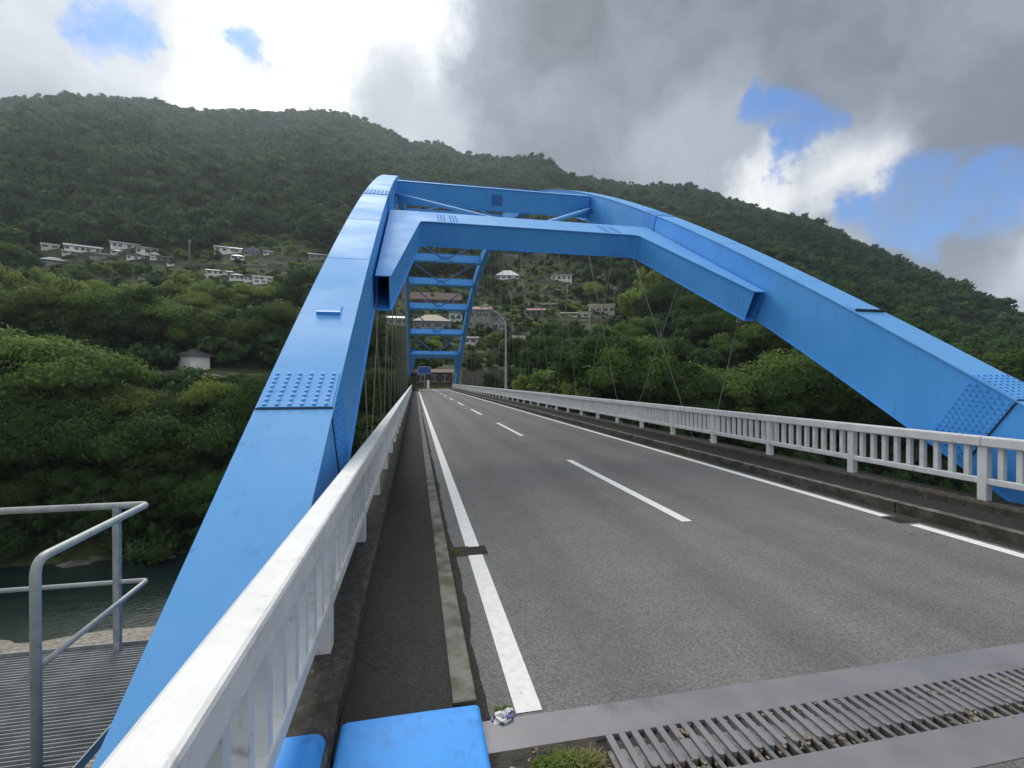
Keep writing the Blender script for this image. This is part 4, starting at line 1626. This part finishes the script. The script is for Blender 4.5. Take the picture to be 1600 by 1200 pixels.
TREES = []


def plant(px, py, hpx, sp, mt, zone, wide=1.0, y0=66.0, force=None):
    """tree whose foot stands at the pixel's place on the far bank, hpx photo pixels tall"""
    g = force or hit(px, py, y0)
    if g is None:
        return
    zc = g.x * SN + g.y * CS
    kw = spec[sp]
    H = kw['zc'] + kw['rz'] * 1.1
    s = hpx * zc / FOC / H
    TREES.append((g, s, sp, mt, zone, wide))


random.seed(5)
# (foot pixel, height in pixels, kind, foliage)
ZL = 'on the steep far riverbank'
row = [(-30, 700, 190, 'broad', 'leaf_mid'), (40, 690, 175, 'round', 'leaf_light'), (100, 700, 150, 'broad', 'leaf_mid'), (150, 690, 150, 'round', 'leaf_light'), (20, 770, 140, 'broad', 'leaf_dark'),
       (85, 780, 150, 'round', 'leaf_dark'), (150, 770, 140, 'broad', 'leaf_dark'), (205, 720, 110, 'round', 'leaf_mid'), (215, 780, 130, 'broad', 'leaf_dark'), (265, 710, 112, 'broad', 'leaf_dark'),
       (275, 790, 130, 'round', 'leaf_dark'), (318, 700, 118, 'round', 'leaf_light'), (335, 770, 130, 'broad', 'leaf_dark'), (365, 695, 100, 'round', 'leaf_mid'), (385, 740, 120, 'tall', 'leaf_dark'),
       (410, 700, 110, 'round', 'leaf_dark'), (50, 845, 110, 'broad', 'leaf_dark'), (130, 845, 105, 'round', 'leaf_dark'), (200, 845, 100, 'broad', 'leaf_dark'), (265, 845, 100, 'round', 'leaf_dark'),
       (325, 840, 100, 'broad', 'leaf_dark'), (375, 820, 100, 'broad', 'leaf_dark'), (440, 730, 110, 'round', 'leaf_dark'), (475, 700, 100, 'round', 'leaf_dark'), (-30, 820, 120, 'round', 'leaf_dark'),
       (445, 800, 110, 'broad', 'leaf_dark'), (510, 720, 110, 'round', 'leaf_dark'), (555, 690, 100, 'tall', 'leaf_dark'), (590, 690, 110, 'round', 'leaf_dark'), (622, 680, 95, 'round', 'leaf_dark'), (570, 760, 110, 'broad', 'leaf_dark')]
for r_ in row:
    plant(*r_, ZL, random.uniform(.95, 1.15))
ZB = 'behind the far river road'
row = [(-25, 560, 110, 'round', 'leaf_mid'), (25, 555, 105, 'plume', 'leaf_light'), (70, 560, 110, 'round', 'leaf_mid'), (115, 558, 118, 'plume', 'leaf_light'), (160, 565, 112, 'round', 'leaf_mid'),
       (205, 570, 118, 'broad', 'leaf_dark'), (250, 572, 100, 'round', 'leaf_mid'), (288, 560, 85, 'tall', 'leaf_dark'), (335, 560, 70, 'round', 'leaf_mid'), (370, 565, 75, 'broad', 'leaf_mid'),
       (410, 570, 85, 'round', 'leaf_dark'), (450, 565, 90, 'round', 'leaf_mid'), (490, 560, 90, 'tall', 'leaf_dark'), (20, 500, 85, 'plume', 'leaf_light'), (75, 495, 75, 'plume', 'leaf_light'), (135, 505, 72, 'round', 'leaf_light'),
       (185, 500, 68, 'plume', 'leaf_light'), (215, 500, 66, 'plume', 'leaf_light'), (285, 478, 40, 'bush', 'leaf_light'), (320, 490, 45, 'broad', 'leaf_light'), (350, 505, 48, 'bush', 'leaf_mid'), (300, 520, 55, 'broad', 'leaf_light'),
       (355, 535, 55, 'round', 'leaf_mid'), (410, 500, 60, 'broad', 'leaf_light'), (450, 490, 70, 'broad', 'leaf_mid'), (480, 510, 80, 'round', 'leaf_dark'), (530, 540, 90, 'round', 'leaf_dark'),
       (440, 455, 38, 'round', 'leaf_mid'), (470, 450, 40, 'round', 'leaf_dark'), (30, 440, 45, 'round', 'leaf_dark'), (-10, 445, 60, 'broad', 'leaf_mid'), (120, 440, 30, 'bush', 'leaf_mid'),
       (190, 442, 30, 'round', 'leaf_mid'), (240, 445, 32, 'round', 'leaf_mid'), (300, 450, 34, 'bush', 'leaf_light'), (570, 590, 90, 'round', 'leaf_dark'), (605, 592, 80, 'tall', 'leaf_dark'), (590, 560, 60, 'round', 'leaf_mid'), (625, 560, 50, 'round', 'leaf_dark')]
for r_ in row:
    plant(*r_, ZB, random.uniform(.95, 1.2), 100)
ZW = 'on the river road verge'
for px, hp, mt_ in ((232, 13, 'leaf_dark'), (250, 12, 'leaf_mid'), (268, 14, 'leaf_dark'), (286, 13, 'leaf_mid'), (304, 12, 'leaf_light'), (322, 13, 'leaf_mid'), (340, 12, 'leaf_dark'), (358, 13, 'leaf_mid'), (376, 14, 'leaf_dark'), (394, 13, 'leaf_mid'), (412, 14, 'leaf_dark')):
    plant(px, 603 + (px % 7), hp + 4, 'bush', mt_, ZW, 1.3)
ZR = 'beyond the right railing'
row = [(815, 640, 50, 'plume', 'leaf_light'), (845, 640, 54, 'plume', 'leaf_mid'), (872, 640, 52, 'bush', 'leaf_light'), (900, 650, 60, 'bush', 'leaf_mid'), (828, 608, 82, 'tall', 'leaf_dark'), (860, 606, 78, 'round', 'leaf_dark'),
       (900, 640, 110, 'tall', 'leaf_dark'), (935, 660, 130, 'round', 'leaf_dark'), (968, 665, 120, 'broad', 'leaf_mid'), (1010, 670, 115, 'broad', 'leaf_dark'), (1000, 640, 110, 'round', 'leaf_mid'),
       (1045, 690, 105, 'broad', 'leaf_dark'), (1090, 690, 118, 'plume', 'leaf_light'), (1130, 700, 115, 'round', 'leaf_mid'), (1175, 700, 120, 'broad', 'leaf_dark'), (1225, 700, 145, 'round', 'leaf_mid'),
       (1270, 700, 135, 'broad', 'leaf_dark'), (1320, 710, 130, 'round', 'leaf_dark'), (1375, 720, 130, 'broad', 'leaf_dark'), (1430, 730, 150, 'round', 'leaf_dark'), (1490, 730, 150, 'broad', 'leaf_dark'),
       (1560, 740, 180, 'round', 'leaf_dark'), (1620, 740, 190, 'broad', 'leaf_dark'), (1260, 640, 110, 'tall', 'leaf_dark'), (1330, 640, 110, 'round', 'leaf_dark'), (1400, 640, 110, 'broad', 'leaf_dark')]
for r_ in row:
    plant(*r_, ZR, random.uniform(.95, 1.15))
ZS = 'on the slope seen through the arch'
row = [(1015, 500, 82, 'plume', 'leaf_light'), (990, 512, 62, 'plume', 'leaf_light'), (1045, 520, 75, 'round', 'leaf_dark'), (1080, 560, 95, 'round', 'leaf_dark'), (1120, 580, 90, 'broad', 'leaf_dark'), (1010, 545, 48, 'round', 'leaf_mid'),
       (975, 560, 50, 'broad', 'leaf_mid'), (985, 590, 60, 'round', 'leaf_mid'), (1040, 590, 60, 'broad', 'leaf_dark'), (905, 580, 50, 'round', 'leaf_dark'), (870, 560, 45, 'broad', 'leaf_dark'), (940, 545, 42, 'round', 'leaf_mid'),
       (840, 545, 40, 'round', 'leaf_dark'), (865, 530, 36, 'round', 'leaf_mid'), (900, 525, 28, 'bush', 'leaf_mid'), (1150, 600, 90, 'round', 'leaf_mid'), (1190, 600, 90, 'round', 'leaf_dark'), (1230, 600, 95, 'tall', 'leaf_dark'),
       (812, 480, 30, 'round', 'leaf_mid'), (835, 470, 24, 'bush', 'leaf_mid'), (905, 468, 26, 'round', 'leaf_dark'), (920, 450, 30, 'round', 'leaf_dark'), (765, 462, 28, 'round', 'leaf_dark'), (850, 455, 22, 'bush', 'leaf_light'),
       (930, 470, 24, 'bush', 'leaf_light'), (960, 455, 34, 'round', 'leaf_dark'), (700, 560, 20, 'bush', 'leaf_light'), (742, 578, 20, 'bush', 'leaf_dark'), (762, 572, 26, 'bush', 'leaf_mid'), (788, 585, 60, 'round', 'leaf_dark'), (806, 592, 70, 'round', 'leaf_dark'), (733, 560, 26, 'bush', 'leaf_mid'), (750, 545, 24, 'bush', 'leaf_light'), (775, 556, 30, 'round', 'leaf_dark'), (800, 556, 34, 'round', 'leaf_mid'), (825, 585, 60, 'round', 'leaf_dark'), (672, 556, 20, 'bush', 'leaf_light'), (652, 545, 22, 'bush', 'leaf_mid'), (665, 440, 30, 'round', 'leaf_dark'),
       (700, 436, 30, 'round', 'leaf_mid'), (740, 440, 30, 'round', 'leaf_dark'), (1280, 590, 95, 'round', 'leaf_dark'), (1340, 600, 100, 'round', 'leaf_dark')]
for r_ in row:
    plant(*r_, ZS, random.uniform(.95, 1.2), 100)

ORD = ['first', 'second', 'third', 'fourth', 'fifth', 'sixth', 'seventh', 'eighth', 'ninth', 'tenth', 'eleventh', 'twelfth', 'thirteenth', 'fourteenth', 'fifteenth', 'sixteenth', 'seventeenth', 'eighteenth', 'nineteenth', 'twentieth',
       'twenty-first', 'twenty-second', 'twenty-third', 'twenty-fourth', 'twenty-fifth']
LOOK = {'leaf_dark': 'dark green', 'leaf_mid': 'mid green', 'leaf_light': 'yellow-green'}
KIND = {'round': ('round-crowned tree', 'broadleaf_tree', 'tree'), 'tall': ('tall narrow tree', 'narrow_tree', 'tree'), 'broad': ('spreading tree', 'spreading_tree', 'tree'),
        'plume': ('feathery bamboo clump', 'bamboo_clump', 'bamboo'), 'bush': ('low bush', 'bush', 'bush')}


def tree_ok(g, s, sp, wide):
    """False if the crown would hide one of the buildings"""
    kw = spec[sp]
    zc = g.x * SN + g.y * CS
    c = proj(g.x, g.y, g.z + kw['zc'] * s)
    rx, rz = kw['rx'] * s * wide * FOC / zc, kw['rz'] * s * FOC / zc * 1.1
    for (a, b, t_, l_, d_) in HRECT:
        if d_ > zc - 3 and c[0] + rx * .8 > a and c[0] - rx * .8 < b and c[1] - rz < l_ - 2 and c[1] + rz > t_:
            return False
    return True


final = []
for (g, s, sp, mt, zone, wide) in TREES:
    tries = 0
    while not tree_ok(g, s, sp, wide) and tries < 8:
        s *= .86
        tries += 1
    if tree_ok(g, s, sp, wide):
        final.append((g, s, sp, mt, zone, wide))
cnt = {}
final.sort(key=lambda a: proj(*a[0])[0])
for i, (g, s, sp, mt, zone, wide) in enumerate(final):
    key = (zone, sp, mt)
    cnt[key] = cnt.get(key, 0) + 1
    tot = sum(1 for a in final if (a[4], a[2], a[3]) == key)
    txt, nm, cat = KIND[sp]
    lab = f'{LOOK[mt]} {txt} {zone}'
    if tot > 1:
        lab += f', {ORD[cnt[key] - 1]} such from the left'
    t_ = empty(nm, g, random.uniform(0, 6.28), lab, cat, f'{txt}s {zone}')
    t_.scale = (s * wide, s * wide, s)
    cm, tm = PROTO[(sp, mt, i % 2)]
    link('crown', cm, t_)
    link('trunk', tm, t_)


# ------------------------------------------------------------------ the forest on the mountain (one mass)
protos = bpy.data.collections.new('forest_crowns')
for i in range(7):
    kw = [dict(rx=3.6, rz=3.2, zc=4.0, clumps=10, rc=1.9, nleaf=26, leaf=1.0), dict(rx=3.2, rz=4.4, zc=5.0, clumps=11, rc=1.7, nleaf=26, leaf=.95),
          dict(rx=4.4, rz=2.8, zc=3.6, clumps=12, rc=1.9, nleaf=26, leaf=1.0), dict(rx=3.4, rz=3.6, zc=4.3, clumps=10, rc=1.8, nleaf=28, leaf=.9),
          dict(rx=2.3, rz=5.2, zc=5.6, clumps=11, rc=1.4, nleaf=26, leaf=.8), dict(rx=2.4, rz=1.5, zc=1.3, clumps=8, rc=1.1, nleaf=110, leaf=.27), dict(rx=2.4, rz=1.4, zc=1.2, clumps=8, rc=1.1, nleaf=110, leaf=.27)][i]
    me, _ = crown_mesh('forest_crown', 'forest' if i < 6 else 'leaf_light', 400 + i, **kw)
    ob = bpy.data.objects.new('forest_crown.%d' % i, me)
    protos.objects.link(ob)

FIELDS = [(250, 432, 210, 42), (420, 420, 120, 50), (860, 460, 130, 55), (700, 500, 90, 70), (330, 500, 80, 40), (940, 505, 60, 20), (800, 500, 60, 45), (660, 470, 90, 30)]


def scatter():
    rg = np.random.default_rng(3)
    P, S, RZ, IX = [], [], [], []
    y = 66.0
    while y < 960:
        sp = 3.6 if y < 110 else (3.9 if y < 290 else (6.2 if y < 420 else 7.6))
        x0, x1 = -0.98 * y - 30, 1.55 * y + 40
        n = int((x1 - x0) / sp)
        for i in range(n):
            x = x0 + sp * (i + rg.random() * .95)
            yy = y + sp * (rg.random() - .5) * .95
            if 96.5 < yy < 106.5 or (-6 < x < 13 and yy < 113):
                continue
            a = x / yy
            Rr = float(np.interp(a, _ra, _rR))
            if yy > Rr + 8:
                continue
            z = terr(x, yy)
            if z < -19.7:
                continue
            pp = proj(x, yy, z)
            if pp is None or pp[0] < -160 or pp[0] > 1760:
                continue
            fld = any(((pp[0] - a_) / w_) ** 2 + ((pp[1] - b_) / h_) ** 2 < 1 + .35 * (rg.random() - .5) for a_, b_, w_, h_ in FIELDS)
            k = int(rg.integers(0, 5))
            s = .95 + .75 * rg.random()
            if yy < 97:
                k, s = (5, 1.0 + .9 * rg.random())
            elif fld:
                if rg.random() < .16:
                    continue
                k, s = 5 + int(rg.random() < .45), .5 + .6 * rg.random()
            elif yy < 290:
                if rg.random() < .28:
                    continue
                s *= .62 if yy < 190 else .85
            elif yy > 290:
                s *= (.95 + .2 * min(1.0, (yy - 290) / 250)) * (1 - .35 * sstep(Rr - 90, Rr - 10, yy))
            if k == 4:
                s *= .85
            hgt = (8.5 if k < 5 else 2.6) * s
            wd = (4.2 if k < 5 else 2.6) * s
            t_ = proj(x, yy, z + hgt)
            wpx = wd * FOC / pp[2]
            bad = False
            for (a_, b_, tt, ll, d_) in HRECT:
                if d_ > pp[2] - wd - 2 and pp[0] + wpx > a_ and pp[0] - wpx < b_ and t_[1] < ll - 1 and pp[1] > tt:
                    bad = True
                    break
            if bad:
                continue
            P.append((x, yy, z - .3))
            S.append(s * (1.0 + .12 * rg.normal()))
            RZ.append(rg.random() * 6.28)
            IX.append(k)
        y += sp * .9
    return P, S, RZ, IX


def gn_forest(name, label, P, S, RZ, IX):
    me = bpy.data.meshes.new(name)
    me.from_pydata(P, [], [])
    for nm, typ, d in (('sc', 'FLOAT', S), ('ix', 'INT', IX)):
        a = me.attributes.new(nm, typ, 'POINT')
        a.data.foreach_set('value', d)
    a = me.attributes.new('rz', 'FLOAT', 'POINT')
    a.data.foreach_set('value', RZ)
    o = link(name, me)
    ng = bpy.data.node_groups.new(name + '_nodes', 'GeometryNodeTree')
    ng.interface.new_socket('Geometry', in_out='INPUT', socket_type='NodeSocketGeometry')
    ng.interface.new_socket('Geometry', in_out='OUTPUT', socket_type='NodeSocketGeometry')
    N = ng.nodes
    gi, go = N.new('NodeGroupInput'), N.new('NodeGroupOutput')
    ci = N.new('GeometryNodeCollectionInfo')
    ci.inputs['Collection'].default_value = protos
    ci.inputs['Separate Children'].default_value = True
    ci.inputs['Reset Children'].default_value = True
    ip = N.new('GeometryNodeInstanceOnPoints')
    ip.inputs['Pick Instance'].default_value = True

    def attr(nm, dt):
        q_ = N.new('GeometryNodeInputNamedAttribute')
        q_.data_type = dt
        q_.inputs['Name'].default_value = nm
        return q_.outputs['Attribute']
    cx = N.new('ShaderNodeCombineXYZ')
    L = ng.links
    L.new(attr('rz', 'FLOAT'), cx.inputs[2])
    L.new(gi.outputs[0], ip.inputs['Points'])
    L.new(ci.outputs[0], ip.inputs['Instance'])
    L.new(attr('ix', 'INT'), ip.inputs['Instance Index'])
    L.new(cx.outputs[0], ip.inputs['Rotation'])
    L.new(attr('sc', 'FLOAT'), ip.inputs['Scale'])
    L.new(ip.outputs[0], go.inputs[0])
    md = o.modifiers.new('scatter', 'NODES')
    md.node_group = ng
    tag(o, label, 'forest', kind='stuff')
    return o


P, S, RZ, IX = scatter()
print('forest crowns', len(P), 'trees', len(final))
gn_forest('forest', 'dense green woodland covering the mountain and riverbank', P, S, RZ, IX)


# ------------------------------------------------------------------ small things in the foreground
def tuft(name, label, cx, cy, rx, ry, n, h, m, seed, cat='weeds', z=0.0, width=.006):
    rg = np.random.default_rng(seed)
    mb = MB()
    for i in range(n):
        th, rr = rg.random() * 6.28, math.sqrt(rg.random())
        bx, by = rx * rr * math.cos(th), ry * rr * math.sin(th)
        hh = h * (.45 + .8 * rg.random()) * (1 - .45 * rr)
        az = rg.random() * 6.28
        ln = hh * (.3 + .7 * rg.random())
        dx, dy = math.cos(az), math.sin(az)
        w = width * (.6 + .8 * rg.random())
        px_, py_ = -dy * w, dx * w
        pts = []
        for k, t_ in enumerate((0, .4, .75, 1.0)):
            x_, y_ = bx + dx * ln * t_ ** 1.6, by + dy * ln * t_ ** 1.6
            z_ = hh * (t_ - .28 * t_ ** 3)
            ww = (1, .95, .6, .05)[k]
            pts += [(x_ - px_ * ww, y_ - py_ * ww, z_), (x_ + px_ * ww, y_ + py_ * ww, z_)]
        mb.add(pts, [(0, 1, 3, 2), (2, 3, 5, 4), (4, 5, 7, 6)])
    o = mb.build(name, m, smooth=True)
    o.location = (cx, cy, z)
    tag(o, label, cat, kind='stuff')
    return o


tuft('weeds', 'green weeds growing from the expansion joint by the blue cover', .71, 2.20, .17, .085, 700, .075, 'weed', 2, z=-.005, width=.005)
tuft('grass', 'dry yellow grass blades among the joint weeds', .78, 2.20, .16, .075, 420, .085, 'drygrass', 3, z=-.005, width=.004)
tuft('weeds', 'small weed sprig behind the crumpled wrapper at the kerb', .50, 2.66, .05, .025, 50, .045, 'weed', 4, z=0, width=.004)
tuft('weeds', 'little weeds rooted in the drain beside the kerb', .42, 5.2, .06, .12, 60, .05, 'weed', 6, z=0)
rgd = random.Random(9)
mb = MB()
for i in range(420):                       # grit and leaf bits caught between the fingers
    x_ = rgd.uniform(.5, 5.2)
    if noise.noise((x_ * 1.7, 0, 0)) < -.12:
        continue
    y_ = rgd.choice((rgd.gauss(2.32, .03), rgd.gauss(2.09, .03), rgd.uniform(2.06, 2.34)))
    r_ = rgd.uniform(.004, .012)
    z_ = rgd.uniform(-.012, .004)
    a_ = rgd.uniform(0, 6.28)
    ax = Vector((math.cos(a_), math.sin(a_), rgd.uniform(-.4, .4))) * r_
    ay = Vector((-math.sin(a_), math.cos(a_), rgd.uniform(-.4, .4))) * r_ * .6
    mb.obox((x_, y_, z_), ax, ay, Vector((0, 0, r_ * .35)))
tag(mb.build('debris', mat('dry_debris', (0.30, 0.25, 0.16), (0.14, 0.12, 0.07), 60, 0.9)), 'dry leaf bits and grit caught in the expansion joint', 'debris', kind='stuff')


def wrapper():
    import bmesh
    bm = bmesh.new()
    bmesh.ops.create_icosphere(bm, subdivisions=3, radius=1)
    for v in bm.verts:
        c_ = v.co.copy()
        k = 1 + .45 * noise.noise(c_ * 2.3) + .30 * noise.noise(c_ * 5.5 + Vector((4, 0, 0)))
        v.co = Vector((c_.x * .062 * k, c_.y * .040 * k, max(-.010, c_.z * .026 * k)))
    me = bpy.data.meshes.new('wrapper')
    bm.to_mesh(me)
    bm.free()
    m = bpy.data.materials.new('printed_foil')
    m.use_nodes = True
    q = NT(m.node_tree)
    p = m.node_tree.nodes['Principled BSDF']
    ob = q.n('ShaderNodeTexCoord').outputs['Object']
    f = q.rng(q.noise(ob, 34, 3, .6), .50, .56)
    g_ = q.rng(q.noise(ob, 22, 2, .6), .58, .62)
    col = q.mixc(f, (.75, .76, .78, 1), (.03, .03, .05, 1))
    col = q.mixc(g_, col, (.16, .20, .45, 1))
    q.put(p.inputs['Base Color'], col)
    p.inputs['Roughness'].default_value = .32
    me.materials.append(m)
    o = link('wrapper', me, None, (.485, 2.60, .012))
    o.rotation_euler = (0, 0, .3)
    tag(o, 'crumpled white and black foil wrapper lying beside the kerb', 'litter')


wrapper()
# pale lump of cement by the cover's corner
import bmesh
bm = bmesh.new()
bmesh.ops.create_icosphere(bm, subdivisions=3, radius=1)
for v in bm.verts:
    c_ = v.co.copy()
    k = 1 + .4 * noise.noise(c_ * 1.9 + Vector((9, 1, 0))) + .18 * noise.noise(c_ * 6)
    v.co = Vector((c_.x * .055 * k, c_.y * .05 * k, c_.z * .04 * k))
me = bpy.data.meshes.new('stone')
bm.to_mesh(me)
bm.free()
me.materials.append(mat('pale_lump', (.42, .44, .38), (.20, .24, .13), 30, .9))
o = link('stone', me, None, (.435, 2.16, .02))
tag(o, 'pale mossy lump of stone at the corner of the blue cover', 'stone')

# ------------------------------------------------------------------ hazy air in the valley
mb = MB()
mb.box(-1500, 3600, -1000, 2100, -26, 500)
hz = bpy.data.materials.new('valley_haze')
hz.use_nodes = True
hz.node_tree.nodes.clear()
q = NT(hz.node_tree)
ho = q.n('ShaderNodeOutputMaterial')
pv = q.n('ShaderNodeVolumePrincipled', {'Color': (0.78, 0.90, 1.0, 1), 'Density': 0.00015, 'Anisotropy': 0.55})
q.L.new(pv.outputs[0], ho.inputs['Volume'])
o = mb.build('haze', hz)
tag(o, 'thin bluish haze in the valley air', 'haze', kind='stuff')
sc.cycles.volume_bounces = 0
